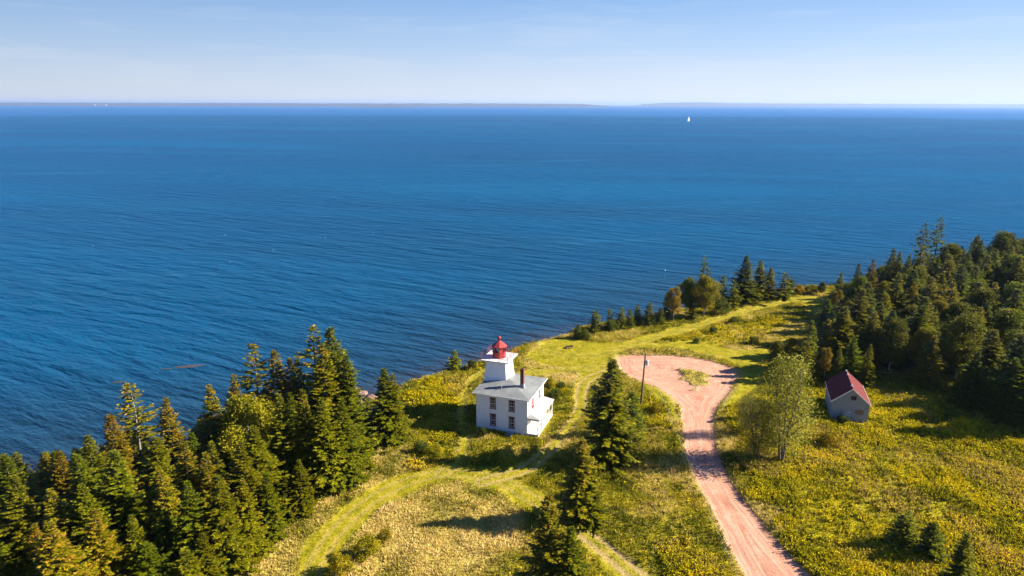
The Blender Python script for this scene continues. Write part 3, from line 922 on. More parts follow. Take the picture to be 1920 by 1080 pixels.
# lantern: octagonal, flat facing the front corner
ph = math.radians(22.5)
LR = MB(); LR.lathe([(1.10, 9.505), (1.10, 9.56), (1.05, 9.565), (1.05, 10.38), (1.11, 10.39), (1.11, 10.45)], tcx, tcy, 8, ph)
lan = LR.build('lantern_room', M['red'], LH)
LP = MB(); oc = [(tcx + 1.03 * math.cos(2 * math.pi * i / 8 + ph), tcy + 1.03 * math.sin(2 * math.pi * i / 8 + ph)) for i in range(8)]
for x, y in oc: LP.tube((x, y, 10.45), (x, y, 11.33), .055, n=6)
for i in range(8):
    a, b_ = oc[i], oc[(i + 1) % 8]
    LP.tube((a[0], a[1], 11.27), (b_[0], b_[1], 11.27), .06, n=4)
LP.build('mullion', M['red'], lan)
for i in range(8):
    a, b_ = oc[i], oc[(i + 1) % 8]
    mid = math.degrees(math.atan2((a[1] + b_[1]) / 2 - tcy, (a[0] + b_[0]) / 2 - tcx))
    blind = i in (6, 0, 1) or i == 2
    q_ = MB()
    ax, ay = (a[0] - tcx) * .985 + tcx, (a[1] - tcy) * .985 + tcy
    bx, by = (b_[0] - tcx) * .985 + tcx, (b_[1] - tcy) * .985 + tcy
    ix, iy = (tcx - (ax + bx) / 2) * .03, (tcy - (ay + by) / 2) * .03
    q_.hexa([(ax, ay, 10.45), (bx, by, 10.45), (bx + ix, by + iy, 10.45), (ax + ix, ay + iy, 10.45)],
            [(ax, ay, 11.25), (bx, by, 11.25), (bx + ix, by + iy, 11.25), (ax + ix, ay + iy, 11.25)])
    o = q_.build('shutter_panel' if blind else 'lantern_pane', M['red'] if blind else M['clear'], lan)
lm = MB(); lm.lathe([(.16, 9.6), (.16, 10.3), (.40, 10.42), (.46, 10.6), (.46, 10.9), (.36, 11.08), (.08, 11.12)], tcx, tcy, 14)
lm.build('lamp', M['white_trim'], lan, True)
cr_ = MB(); cr_.lathe([(1.05, 11.31), (1.27, 11.30), (1.27, 11.36), (.80, 11.72), (.36, 12.05), (.15, 12.2)], tcx, tcy, 8, ph)
cr_.build('lantern_roof', M['red'], lan)
fi = MB(); fi.lathe([(.14, 12.18), (.11, 12.42), (.17, 12.44), (.25, 12.53), (.285, 12.66), (.25, 12.79), (.16, 12.88), (.05, 12.95)], tcx, tcy, 14)
fi.build('finial', M['red'], lan, True)

# ---------------------------------------------------------------- the old shed
SH = empty('shed', (SHED_O[0], SHED_O[1], 0), STH, 'derelict whitewashed gabled shed with faded red roof beside the dark wood', 'shed')
sw, sd, sh, sr = 5.3, 7.9, 3.1, 5.35
s = MB()
s.add([(0, 0, -.3), (sw, 0, -.3), (sw, sd, -.3), (0, sd, -.3), (0, 0, sh), (sw, 0, sh), (sw, sd, sh), (0, sd, sh), (sw / 2, 0, sr), (sw / 2, sd, sr)],
      [(3, 2, 1, 0), (0, 1, 5, 8, 4), (2, 3, 7, 9, 6), (1, 2, 6, 5), (3, 0, 4, 7)])
s.build('wall', M['shed_white'], SH)
ov, th_ = .22, .11
sl = (sr - sh) / (sw / 2)
r = MB()
for sg in (-1, 1):
    xe = sw / 2 + sg * (sw / 2 + ov)
    ze = sh - ov * sl + .01
    p4 = [(sw / 2, -ov, sr + .01), (xe, -ov, ze), (xe, sd + ov, ze), (sw / 2, sd + ov, sr + .01)]
    if sg > 0: p4 = [p4[0], p4[1], p4[2], p4[3]]
    else: p4 = [p4[1], p4[0], p4[3], p4[2]]
    r.hexa(p4, [(a, b_, c_ + th_) for a, b_, c_ in p4])
rf = r.build('roof', M['shed_red'], SH)
t_ = MB()
for sg in (-1, 1):
    xe = sw / 2 + sg * (sw / 2 + ov)
    ze = sh - ov * sl
    x1, x2 = sorted((sw / 2, xe))
    za_, zb_ = (sr, ze) if x1 == sw / 2 else (ze, sr)
    t_.hexa([(x1, -ov - .03, za_ - .04), (x2, -ov - .03, zb_ - .04), (x2, -ov - .003, zb_ - .04), (x1, -ov - .003, za_ - .04)],
            [(x1, -ov - .03, za_ + .13), (x2, -ov - .03, zb_ + .13), (x2, -ov - .003, zb_ + .13), (x1, -ov - .003, za_ + .13)])
    # worn white eave edge
    t_.box(xe + (.003 if sg > 0 else -.03), xe + (.03 if sg > 0 else -.003), -ov, sd + ov, ze - .02, ze + .12)
t_.build('barge_board', M['white_trim'], rf)
for y in (.9, 5.6, 7.4):
    k_ = MB(); k_.hexa([(sw / 2 - .2, y, sr + .05), (sw / 2 + .2, y, sr + .05), (sw / 2 + .2, y + .35, sr + .05), (sw / 2 - .2, y + .35, sr + .05)],
                                [(sw / 2 - .06, y, sr + .25), (sw / 2 + .06, y, sr + .25), (sw / 2 + .06, y + .35, sr + .25), (sw / 2 - .06, y + .35, sr + .25)])
    k_.build('ridge_cap', M['concrete'], rf)
k_ = MB(); k_.box(2.62, 3.32, -.012, .12, 3.55, 4.25)
hw = k_.build('window', M['black'], SH)
k_ = MB(); k_.box(2.56, 2.62, -.04, -.002, 3.5, 4.3); k_.box(3.32, 3.38, -.04, -.002, 3.5, 4.3); k_.box(2.62, 3.32, -.04, -.013, 4.24, 4.3); k_.box(2.62, 3.32, -.04, -.013, 3.5, 3.56); k_.box(2.95, 2.99, -.03, -.014, 3.56, 4.24)
k_.build('frame', M['dead_wood'], hw)
k_ = MB(); k_.box(3.45, 4.62, -.05, -.003, 1.25, 2.02); k_.box(3.4, 4.67, -.07, -.052, 1.6, 1.66); k_.build('boarded_window', M['board'], SH)
def scrawl(mat, pts, wd):
    mb = MB()
    for (x0, z0_), (x1, z1_) in zip(pts, pts[1:]):
        dx, dz = x1 - x0, z1_ - z0_
        ln = math.hypot(dx, dz); nxn, nzn = -dz / ln * wd, dx / ln * wd
        mb.hexa([(x0 - nxn, -.012, z0_ - nzn), (x1 - nxn, -.012, z1_ - nzn), (x1 - nxn, -.002, z1_ - nzn), (x0 - nxn, -.002, z0_ - nzn)],
                [(x0 + nxn, -.012, z0_ + nzn), (x1 + nxn, -.012, z1_ + nzn), (x1 + nxn, -.002, z1_ + nzn), (x0 + nxn, -.002, z0_ + nzn)])
    return mb.build('graffiti', mat, SH)
scrawl(M['pale_spray'], [(1.9, .75), (2.3, 1.35), (2.75, 1.5), (2.45, 1.05), (2.2, .85), (2.65, .8), (2.95, 1.2)], .045)
scrawl(M['blue_spray'], [(2.1, .55), (2.5, 1.15), (2.9, 1.0), (3.05, .5)], .06)
scrawl(M['blue_spray'], [(.3, .7), (.7, 1.0), (1.1, .65), (1.4, .9)], .05)

# ---------------------------------------------------------------- utility pole, wires and small things
pb = G(1201, 765)
PO = empty('utility_pole', (pb[0], pb[1], 0), 0, 'tall dark wooden utility pole with small transformer beside the red dirt turnaround', 'utility pole')
lean = (.28, 0, 9.6)
p = MB(); p.tube((0, 0, -.4), lean, .17, .11, 12); p.build('pole_shaft', M['pole'], PO)
p = MB(); p.tube((.62, -.05, 7.55), (.62, -.05, 8.35), .24, .24, 14); p.tube((.62, -.05, 8.35), (.62, -.05, 8.45), .2, .12, 14)
tf = p.build('transformer', M['steel'], PO)
p = MB(); p.tube((.62, -.05, 8.45), (.62, -.05, 8.75), .05, .03, 8); p.build('bushing', M['board'], tf)
for z_ in (7.75, 8.1):
    p = MB(); p.box(.25, .45, -.08, -.02, z_, z_ + .1); p.build('bracket', M['steel'], PO)
p = MB(); p.tube((.29, 0, 9.6), (.29, 0, 9.85), .07, .05, 8); p.tube((.2, 0, 9.0), (1.35, 0, 9.25), .03, n=6); p.tube((1.3, 0, 9.2), (1.3, 0, 9.45), .06, n=8)
p.build('insulator', M['steel'], PO)
def wire(name, a, b_, sag, rr, label, group=None, mat='black'):
    a, b_ = Vector(a), Vector(b_)
    mb = MB(); N = 24; prev = None
    for i in range(N + 1):
        t = i / N
        q = a.lerp(b_, t) - Vector((0, 0, sag * 4 * t * (1 - t)))
        if prev is not None: mb.tube(prev, q, rr, n=5, cap=False)
        prev = q
    o = mb.build(name, M[mat], None)
    return tag(o, label, 'wire', group)
tp = Vector((pb[0] + .28, pb[1], 9.45))
w1 = wire('overhead_wire', tp, tuple(G(1392, 1100, 9.4)), .5, .007, 'upper thin wire running from the pole top over the red road', mat='steel')
w2 = wire('overhead_wire', tp - Vector((0, 0, 1.0)), tuple(G(1425, 1100, 8.2)), .5, .007, 'lower thin wire running from below the pole top over the red road', mat='steel')
w3 = wire('overhead_wire', tp - Vector((0, 0, 2.6)), tuple(hpt(8.3, 7.9)) + (5.2,), .6, .010, 'thin dark service wire from the pole to the white house')
ga = G(1223, 769)
gt = Vector((pb[0] + .26, pb[1], 8.7))
w4 = wire('guy_wire', (ga[0], ga[1], 0), gt, 0, .012, 'thin steel stay wire slanting from the grass to the pole', mat='steel')
gv = (gt - Vector((ga[0], ga[1], 0))).normalized()
mb = MB(); mb.tube(Vector((ga[0], ga[1], 0)) + gv * .15, Vector((ga[0], ga[1], 0)) + gv * 2.4, .055, n=8)
tag(mb.build('guy_wire_guard', M['yellow']), 'bright yellow plastic tube on the stay wire near the utility pole', 'wire guard')

mk = G(1182, 846)
MK = empty('marker_post', (mk[0], mk[1], 0), .4, 'short dark post with torn white boards beside the big spruce', 'post')
p = MB(); p.tube((.1, 0, -.2), (.12, 0, 1.15), .06, .05, 8); p.tube((-.28, .05, -.2), (-.3, .05, 1.0), .05, .05, 8); p.build('post', M['pole'], MK)
p = MB(); p.hexa([(-.34, -.1, .55), (-.22, -.1, .45), (-.2, -.06, .45), (-.32, -.06, .55)], [(-.34, -.12, 1.45), (-.02, -.12, 1.15), (0, -.08, 1.15), (-.32, -.08, 1.45)])
p.hexa([(-.02, -.1, 1.25), (.16, -.1, 1.3), (.16, -.06, 1.3), (-.02, -.06, 1.25)], [(-.1, -.1, 1.75), (.04, -.1, 1.8), (.04, -.06, 1.8), (-.1, -.06, 1.75)])
p.build('board', M['white_trim'], MK)

# bleached fallen trunk by the wood
lg = G(438, 1026)
LG = empty('fallen_log', (lg[0], lg[1], .1), math.radians(42), 'bleached fallen log with broken root end at the edge of the wood', 'log')
p = MB(); p.tube((0, 0, .25), (1.35, .05, .42), .19, .15, 10); p.tube((1.35, .05, .42), (1.5, .05, .44), .15, .1, 10); p.build('trunk', M['log'], LG)
p = MB()
for i in range(9):
    a = i * .7
    p.tube((-.05, 0, .25), (-.45 - .1 * math.sin(i * 3), .5 * math.cos(a), .25 + .45 * math.sin(a)), .09, .02, 6)
p.build('roots', M['dead_wood'], LG)
l2 = G(458, 1013)
L2 = MB(); L2.tube((l2[0] - .4, l2[1] - .33, .3), (l2[0] + .33, l2[1] + .28, .42), .15, .12, 10)
tag(L2.build('wood_offcut', M['log']), 'short bleached log piece just beyond the fallen log end', 'log')

# fire ring with burnt wood
fr_ = G(1067, 652)
FR = empty('fire_pit', (fr_[0], fr_[1], 0), .3, 'small burnt fire pit of stones and charred logs on the mown grass', 'fire pit')
for i in range(10):
    p = MB()
    a = i * .628
    r0 = .16 + .05 * math.sin(i * 2.3)
    p.lathe([(r0 * .8, -.05), (r0, .08), (r0 * .75, .22), (r0 * .2, .28)], .85 * math.cos(a), .6 * math.sin(a), 7)
    p.build('stone', M['rock'], FR)
for a_, b_, c_, d_ in (((-.8, -.1, .2), (.5, .2, .35), .13, .1), ((-.3, .4, .2), (.7, -.3, .45), .12, .09), ((-1.15, -.2, .12), (-.6, .25, .22), .12, .1)):
    p = MB(); p.tube(a_, b_, c_, d_, 8); p.build('charred_log', M['black'], FR)

# ---------------------------------------------------------------- sailing boat far out
sb = G(1291, 227, SEA)
SB = empty('sailboat', (sb[0], sb[1], SEA), math.radians(30), 'tiny white sailing boat alone on the water near the horizon', 'sailboat')
p = MB()
secs = [(-5.2, 1.0, .9), (-3, 1.5, .95), (0, 1.75, 1.0), (3, 1.2, 1.1), (5.6, .05, 1.35)]
vs, fs = [], []
for x, h, z in secs:
    vs += [(x, -h, z), (x, -h * .7, -.3), (x, h * .7, -.3), (x, h, z)]
for k in range(4):
    for i in range(4):
        j = (i + 1) % 4
        fs.append((4 * k + i, 4 * k + 4 + i, 4 * k + 4 + j, 4 * k + j))
fs += [(0, 1, 2, 3), (19, 18, 17, 16)]
p.add(vs, fs); p.build('hull', M['hull'], SB)
p = MB(); p.tube((.8, 0, 1), (.8, 0, 16), .12, .08, 8); p.build('mast', M['steel'], SB)
p = MB(); p.hexa([(.7, -.05, 2), (-4.4, -.6, 2), (-4.4, -.55, 2), (.7, .0, 2)], [(.7, -.05, 15.5), (.4, -.1, 15.5), (.4, -.05, 15.5), (.7, 0, 15.5)]); p.build('mainsail', M['sail'], SB)
p = MB(); p.hexa([(5.3, 0, 1.7), (1.2, -.9, 2), (1.2, -.85, 2), (5.3, .05, 1.7)], [(1.15, 0, 13.5), (1.0, 0, 13.5), (1.0, .05, 13.5), (1.15, .05, 13.5)]); p.build('jib', M['sail'], SB)

# small lobster buoys
buoy0 = None
for i, (bx, by) in enumerate([(1247, 507.5), (422, 441), (241, 425), (174, 461), (610, 445), (512, 468), (432, 491), (1106, 388), (225, 410), (700, 437)]):
    g = G(bx, by, SEA)
    if buoy0 is None:
        mb = MB(); mb.lathe([(.05, -.2), (.34, -.05), (.42, .22), (.34, .5), (.1, .66), (.05, 1.05)], 0, 0, 12)
        buoy0 = mb.build('buoy', M['foam'], None, True); o = buoy0
    else:
        o = buoy0.copy(); col.objects.link(o)
    o.location = (g[0], g[1], SEA)
    o.scale = (.2, .2, .2)
    tag(o, 'tiny white float dotted on the open blue water', 'buoy', 'white floats dotted over the sea')
buoy0.scale = (.42, .42, .42)
buoy0['label'] = 'tiny white float on the water just left of the shoreline birches'
del buoy0['group']

# ---------------------------------------------------------------- rocks
def rock_mesh(name, sx, sy, sz, seed):
    import bmesh
    bm = bmesh.new()
    bmesh.ops.create_icosphere(bm, subdivisions=3, radius=1)
    me = bpy.data.meshes.new(name)
    bm.to_mesh(me); bm.free()
    n = len(me.vertices)
    co = np.zeros(n * 3); me.vertices.foreach_get('co', co); co = co.reshape(-1, 3)
    k = 0.75 + 0.5 * fbm(co[:, 0] * 3 + co[:, 2] * 2.1, co[:, 1] * 3 - co[:, 2], 1.6, seed, 3)
    co = co * k[:, None] * np.array([sx, sy, sz])
    me.vertices.foreach_set('co', co.ravel()); me.update()
    me.materials.append(M['rock'])
    return me
rocks = [rock_mesh('rock', 1.5, 1.1, .8, 3), rock_mesh('rock', 1.1, 1.2, .6, 8), rock_mesh('rock', 2.1, 1.0, .7, 15)]
RK = [(-27.5, 121.5, 1.1, 0, 'broad reddish boulder'), (-29.8, 124.2, .9, 1, 'flat grey rock'), (-26.2, 125.5, .6, 1, 'small outer rock'), (-30.5, 120, 1.2, 2, 'long low rock'),
      (-25, 119.5, .8, 0, 'rounded rock'), (-31.8, 126.4, .5, 2, 'half sunk rock'), (-24.3, 122.4, .5, 1, 'little brown rock')]
for x, y, s_, k, nm in RK:
    o = link('rock', rocks[k])
    o.location = (x, y, SEA + .1); o.scale = (s_, s_, s_ * .8); o.rotation_euler = (0, 0, x * 3)
    tag(o, nm + ' at the water edge behind the lone spruce', 'rock', 'shore rocks below the cliff')
def reef(px, py, sx, sy, rz, label):
    g = G(px, py, SEA)
    o = link('reef', rock_mesh('reef', sx, sy, .55, int(px)))
    o.data.materials[0] = M['reef']
    o.location = (g[0], g[1], SEA - .50); o.rotation_euler = (0, 0, rz)
    tag(o, label, 'reef')
reef(352, 687, 6.5, 1.5, .25, 'long pale reef awash in the water left of the tall spruces')
reef(222, 716, 2.4, 1.0, .2, 'small dark reef awash near the left shore')
reef(310, 692, 2.6, .8, .15, 'narrow reef awash just left of the long pale reef')

# ---------------------------------------------------------------- trees
def lerp(a, b, t): return a + (b - a) * t

def quads_from(P, Dv, S, L_, Wd):
    """kite shaped leaves: base P, direction Dv, side S"""
    P, Dv, S = np.array(P), np.array(Dv), np.array(S)
    L_, Wd = np.array(L_)[:, None], np.array(Wd)[:, None]
    V = np.stack([P, P + Dv * L_ * .45 + S * Wd * .5, P + Dv * L_, P + Dv * L_ * .45 - S * Wd * .5], 1).reshape(-1, 3)
    Fq = np.arange(len(V)).reshape(-1, 4)
    return V, Fq

def unit(a):
    a = np.array(a, float)
    return a / (np.linalg.norm(a, axis=-1, keepdims=True) + 1e-9)

def tube_path(pts, rads, n=7):
    V, Fc = [], []
    pts = [Vector(p) for p in pts]
    for i, p in enumerate(pts):
        d = (pts[min(i + 1, len(pts) - 1)] - pts[max(i - 1, 0)]).normalized()
        a = Vector((1, 0, 0)) if abs(d.x) < .8 else Vector((0, 1, 0))
        a = (a - d * a.dot(d)).normalized(); b = d.cross(a)
        for k in range(n):
            t = 2 * math.pi * k / n
            V.append(p + (a * math.cos(t) + b * math.sin(t)) * rads[i])
    for i in range(len(pts) - 1):
        for k in range(n):
            j = (k + 1) % n
            Fc.append((i * n + k, i * n + j, (i + 1) * n + j, (i + 1) * n + k))
    return V, Fc

def spruce_meshes(seed, H=12.0, R=2.7, gap=.36, nb=8, sparse=0.0, cones=0.0, tone=(1, 1, 1), dead=0.0, power=.85, leaf=1.0):
    r = random.Random(seed)
    P, Dv, S, L_, Wd, C = [], [], [], [], [], []
    tv, tf = tube_path([(0, 0, -.4), (r.uniform(-.05, .05), 0, H * .3), (r.uniform(-.12, .12), r.uniform(-.12, .12), H * .7), (0, 0, H)],
                       [H * (.020 if sparse < .2 else .012), H * (.014 if sparse < .2 else .009), H * (.007 if sparse < .2 else .005), H * .0015], 8)
    z = H * (.05 if sparse < .3 else .12)
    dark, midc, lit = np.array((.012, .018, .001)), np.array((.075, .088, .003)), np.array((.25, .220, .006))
    cone = np.array((.25, .165, .018))
    ph0 = r.uniform(0, 6)
    while z < H - .08:
        f = z / H
        rad = R * (1 - f) ** power * (1.0 if f > .12 else lerp(.7, 1, f / .12))
        n = max(3, int(nb * (.55 + .45 * (1 - f)) + r.uniform(-1, 1)))
        off = r.uniform(0, 6.28)
        for k in range(n):
            if r.random() < sparse * .55: continue
            az = off + 6.283 * k / n + r.uniform(-.25, .25)
            z_keep = z; z = z + r.uniform(-.6, .6) * gap
            lumps = .78 + .38 * math.sin(az * 2 + z * .9 + ph0) * math.sin(z * 1.7 + az + ph0 * 2) + r.uniform(-.22, .26)
            Lb = max(.16, rad * lumps)
            if r.random() < .06 + sparse * .1: Lb *= 1.22
            al = lerp(-.28, .55, f ** 1.4) + r.uniform(-.2, .2)
            e = np.array((math.cos(az), math.sin(az), 0)); tg = np.array((-e[1], e[0], 0))
            isdead = r.random() < dead
            steps = max(2, int(Lb / (.20 * leaf)))
            if sparse > .3 or isdead:
                bv, bf = tube_path([(0, 0, z), tuple(e * Lb * .9 + np.array((0, 0, z + math.sin(al) * Lb * .9)))], [.028, .006], 4)
                o_ = len(tv); tv += bv; tf += [tuple(q + o_ for q in f_) for f_ in bf]
            for s_ in range(steps):
                t = (s_ + .6 + r.uniform(-.3, .3)) / steps
                if t < .18 + sparse * .3: continue
                if isdead and r.random() < .8: continue
                droop = -.10 * Lb * math.sin(t * 3.1) * (1 - f) + .12 * Lb * max(0, t - .7)
                pos = e * (Lb * t * math.cos(al)) + np.array((0, 0, z + Lb * t * math.sin(al) + droop))
                tl = (.24 + .30 * (1 - t) + .07 * rad) * leaf
                for side in (-1, 1, 0):
                    if side == 0 and r.random() < .35: continue
                    d = e * (.75 if side else 1.0) + tg * side * r.uniform(.55, .95) + np.array((0, 0, r.uniform(-.32, .16) + al * .4 + (.25 if side == 0 else 0)))
                    d /= np.linalg.norm(d)
                    sv = np.cross(d, np.array((r.uniform(-.4, .4), r.uniform(-.4, .4), 1.0))); sv /= np.linalg.norm(sv)
                    P.append(pos + tg * r.uniform(-.04, .04)); Dv.append(d); S.append(sv)
                    L_.append(tl * r.uniform(.75, 1.3)); Wd.append(tl * r.uniform(.45, .75))
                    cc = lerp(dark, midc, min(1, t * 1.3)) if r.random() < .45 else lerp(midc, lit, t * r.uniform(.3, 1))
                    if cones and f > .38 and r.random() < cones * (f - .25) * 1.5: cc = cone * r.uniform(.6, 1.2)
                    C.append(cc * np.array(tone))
            z = z_keep
        z += gap * (.55 + .5 * (1 - f)) * r.uniform(.85, 1.15)
    # leader tip
    for k in range(10):
        a = k * 2.4
        P.append((0, 0, H - .45 + .045 * k)); d = unit((math.cos(a) * .5, math.sin(a) * .5, 1)); Dv.append(d)
        S.append(unit(np.cross(d, (math.sin(a), .3, .1)))); L_.append(.28 * leaf); Wd.append(.1); C.append(midc * np.array(tone))
    V, Fq = quads_from(P, Dv, S, L_, Wd)
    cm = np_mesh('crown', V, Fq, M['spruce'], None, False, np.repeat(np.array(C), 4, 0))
    tm = np_mesh('trunk', [tuple(v) for v in tv], tf, M['dead_wood'] if (sparse > .3 or dead > .2) else M['bark'], None, True)
    return tm, cm

def broad_meshes(seed, H=9.0, R=2.6, lobes=16, leaves=430, base=.28, cols=None, leaf=.21, bark='pale_bark', sparse=0.0, stems=1, shape=1.0):
    r = random.Random(seed); g = np.random.default_rng(seed)
    cols = cols or [(.10, .12, .008), (.22, .20, .012), (.34, .26, .015)]
    c0, c1, c2 = map(np.array, cols)
    tv, tf = [], []
    def addt(pts, rd, n=6):
        v, f = tube_path(pts, rd, n)
        o = len(tv); tv.extend(v); tf.extend([tuple(q + o for q in a) for a in f])
    tops = []
    for s_ in range(stems):
        a = 6.28 * s_ / max(1, stems) + r.uniform(0, 1)
        k = 0 if stems == 1 else R * .45
        top = (math.cos(a) * k, math.sin(a) * k, H * r.uniform(.85, .93))
        tops.append(top)
        addt([(math.cos(a) * k * .08, math.sin(a) * k * .08, -.3), (math.cos(a) * k * .35 + r.uniform(-.1, .1), math.sin(a) * k * .35, H * .35), (top[0] * .8, top[1] * .8, H * .65), top],
             [H * .012, H * .009, H * .006, .02], 7)
    Ps, Ds, Ss, Ls, Ws, Cs = [], [], [], [], [], []
    for i in range(lobes):
        f = (i + .5) / lobes
        zc = H * lerp(base, .94, f)
        env = math.sin(math.pi * min(1, max(.08, (zc / H - base * .75) / (1 - base * .75))) ** .8) ** .6 * shape + (1 - shape) * .5
        az = i * 2.4 + r.uniform(-.5, .5)
        rr = R * env * r.uniform(.35, .8)
        c = np.array((math.cos(az) * rr, math.sin(az) * rr, zc))
        lr = R * r.uniform(.30, .48) * (.75 + .25 * env)
        st = tops[i % len(tops)]
        zz = max(H * .15, zc - lr * 1.4)
        q = zz / (H * .9)
        addt([(st[0] * q, st[1] * q, zz), tuple(c * .6 + np.array((st[0] * q, st[1] * q, zz)) * .4 + np.array((0, 0, .1))), tuple(c + np.array((0, 0, lr * .4)))],
             [.05 * H / 9, .03 * H / 9, .012], 5)
        n = int(leaves * (lr / R / .4) ** 1.6 * (1 - sparse))
        d = unit(g.normal(size=(n, 3)))
        rad = lr * g.random(n) ** .42 * (1 + .3 * g.normal(size=n) * .4)
        p = c + d * rad[:, None] * np.array((1, 1, .85))
        Ps.append(p)
        dr = unit(g.normal(size=(n, 3)) + d * .6)
        Ds.append(dr); Ss.append(unit(np.cross(dr, g.normal(size=(n, 3)))))
        Ls.append(leaf * g.uniform(.7, 1.35, n)); Ws.append(leaf * g.uniform(.5, .9, n))
        t = np.clip(g.random(n) * .8 + r.uniform(-.15, .3), 0, 1)[:, None]
        Cs.append(np.where(t < .5, c0 + (c1 - c0) * t * 2, c1 + (c2 - c1) * (t - .5) * 2))
    V, Fq = quads_from(np.concatenate(Ps), np.concatenate(Ds), np.concatenate(Ss), np.concatenate(Ls), np.concatenate(Ws))
    cm = np_mesh('crown', V, Fq, M['leaf'], None, False, np.repeat(np.concatenate(Cs), 4, 0))
    tm = np_mesh('trunk', [tuple(v) for v in tv], tf, M[bark], None, True)
    return tm, cm

GOLDT = (1.28, 1.10, 1.0)
PROTO = {
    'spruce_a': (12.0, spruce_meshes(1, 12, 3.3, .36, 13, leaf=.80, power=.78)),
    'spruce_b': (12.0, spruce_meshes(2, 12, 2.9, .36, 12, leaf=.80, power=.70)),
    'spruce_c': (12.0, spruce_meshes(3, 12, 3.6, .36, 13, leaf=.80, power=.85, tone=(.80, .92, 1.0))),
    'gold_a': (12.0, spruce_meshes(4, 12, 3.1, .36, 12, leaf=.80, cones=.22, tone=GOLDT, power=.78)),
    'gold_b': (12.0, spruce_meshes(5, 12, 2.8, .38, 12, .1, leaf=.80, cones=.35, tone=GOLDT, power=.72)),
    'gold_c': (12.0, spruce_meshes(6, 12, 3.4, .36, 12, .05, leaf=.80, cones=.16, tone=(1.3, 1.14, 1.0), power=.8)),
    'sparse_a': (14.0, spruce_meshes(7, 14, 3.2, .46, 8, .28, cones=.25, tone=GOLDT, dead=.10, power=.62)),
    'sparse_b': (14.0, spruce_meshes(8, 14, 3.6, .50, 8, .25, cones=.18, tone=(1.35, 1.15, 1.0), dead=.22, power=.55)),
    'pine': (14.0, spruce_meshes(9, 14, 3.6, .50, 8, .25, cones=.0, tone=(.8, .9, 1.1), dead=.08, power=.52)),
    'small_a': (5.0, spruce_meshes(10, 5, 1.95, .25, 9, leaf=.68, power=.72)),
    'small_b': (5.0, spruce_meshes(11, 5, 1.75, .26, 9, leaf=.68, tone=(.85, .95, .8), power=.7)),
    'birch_y': (9.0, broad_meshes(20, 9, 2.8, 24, 850, leaf=.19, cols=[(.09, .09, .006), (.21, .18, .010), (.34, .25, .012)])),
    'birch_g': (9.0, broad_meshes(21, 9, 2.5, 20, 750, leaf=.19, cols=[(.045, .065, .008), (.10, .12, .010), (.19, .18, .014)])),
    'birch_o': (9.0, broad_meshes(22, 9, 2.3, 18, 650, leaf=.19, cols=[(.12, .10, .010), (.26, .18, .014), (.38, .22, .018)])),
    'poplar': (15.0, broad_meshes(23, 15, 4.4, 50, 360, base=.14, cols=[(.09, .11, .008), (.21, .22, .018), (.42, .39, .09)], leaf=.22, sparse=.34, stems=3, bark='bark', shape=.8)),
    'shrub_y': (2.2, broad_meshes(24, 2.2, 1.3, 10, 330, base=.2, cols=[(.08, .09, .005), (.28, .22, .008), (.50, .36, .010)], leaf=.14, stems=4, bark='bark')),
    'shrub_g': (2.2, broad_meshes(25, 2.2, 1.4, 10, 330, base=.15, cols=[(.03, .045, .006), (.07, .09, .008), (.15, .16, .012)], leaf=.14, stems=4, bark='bark')),
}
PLACED = []
def tree(kind, x, y, h, wide, name, label, cat, group=None, z=None):
    H0, (tm, cm) = PROTO[kind]
    s = h / H0
    if kind[:4] in ('spru', 'gold', 'spar', 'smal'): wide *= 1.12
    if z is None:
        z = float(height(np.array([x]), np.array([y]))[0])
    o = empty(name, (x, y, z - .05), rnd.uniform(0, 6.28), label, cat, group, (s * wide, s * wide, s))
    link('trunk', tm, o); link('crown', cm, o)
    PLACED.append((x, y))
    return o
def tip(kind, px, py, h, wide, name, label, cat='tree', group=None):
    g = G(px, py, h)
    return tree(kind, g[0], g[1], h, wide, name, label, cat, group)
def base(kind, px, py, h, wide, name, label, cat='tree', group=None):
    g = G(px, py, 0)
    return tree(kind, g[0], g[1], h, wide, name, label, cat, group)

LW = 'trees of the shore wood left of the lighthouse'
# the shore wood on the left, crest line first
tip('sparse_b', 243, 720, 14.5, 1.05, 'spruce_tree', 'ragged bare-limbed spruce rising at the far left above the water', group=LW)
tip('gold_b', 206, 777, 13, 1.0, 'spruce_tree', 'rusty topped spruce just left of the ragged bare-limbed one', group=LW)
tip('spruce_a', 163, 815, 12, 1.0, 'spruce_tree', 'green spruce at the left end of the visible crest line', group=LW)
tip('gold_a', 311, 747, 13.5, .85, 'spruce_tree', 'slim golden spruce standing apart right of the ragged one', group=LW)
tip('gold_c', 392, 727, 13, .95, 'spruce_tree', 'broad spruce leaning against the yellow birch on its left', group=LW)
tip('gold_a', 437, 703, 13.5, .8, 'spruce_tree', 'spruce with reddish tip poking up behind the yellow birch', group=LW)
tip('birch_y', 458, 742, 12.5, 1.15, 'birch_tree', 'big yellow birch with pale trunk in the middle of the shore wood', group=LW)
tip('sparse_a', 473, 647, 17, 1.0, 'spruce_tree', 'tall thin pale-limbed spruce left of the paired tallest ones', group=LW)
tip('gold_b', 514, 656, 16, .9, 'spruce_tree', 'pointed golden spruce right of the pale-limbed tall one', group=LW)
tip('gold_b', 542, 670, 15, .75, 'spruce_tree', 'narrow rusty spruce in the dip of the crest line', group=LW)
tip('spruce_b', 556, 672, 15, .75, 'spruce_tree', 'narrow green spruce right of the rusty one in the crest dip', group=LW)
tip('sparse_a', 587, 616, 18, 1.05, 'spruce_tree', 'tallest spruce with bare spiky tip left of its dark twin', group=LW)
tip('gold_c', 604, 650, 16.5, 1.0, 'spruce_tree', 'full golden spruce between the two tallest tips', group=LW)
tip('spruce_a', 619, 616, 18, 1.0, 'spruce_tree', 'tall dark green spruce at the right end of the crest', group=LW)
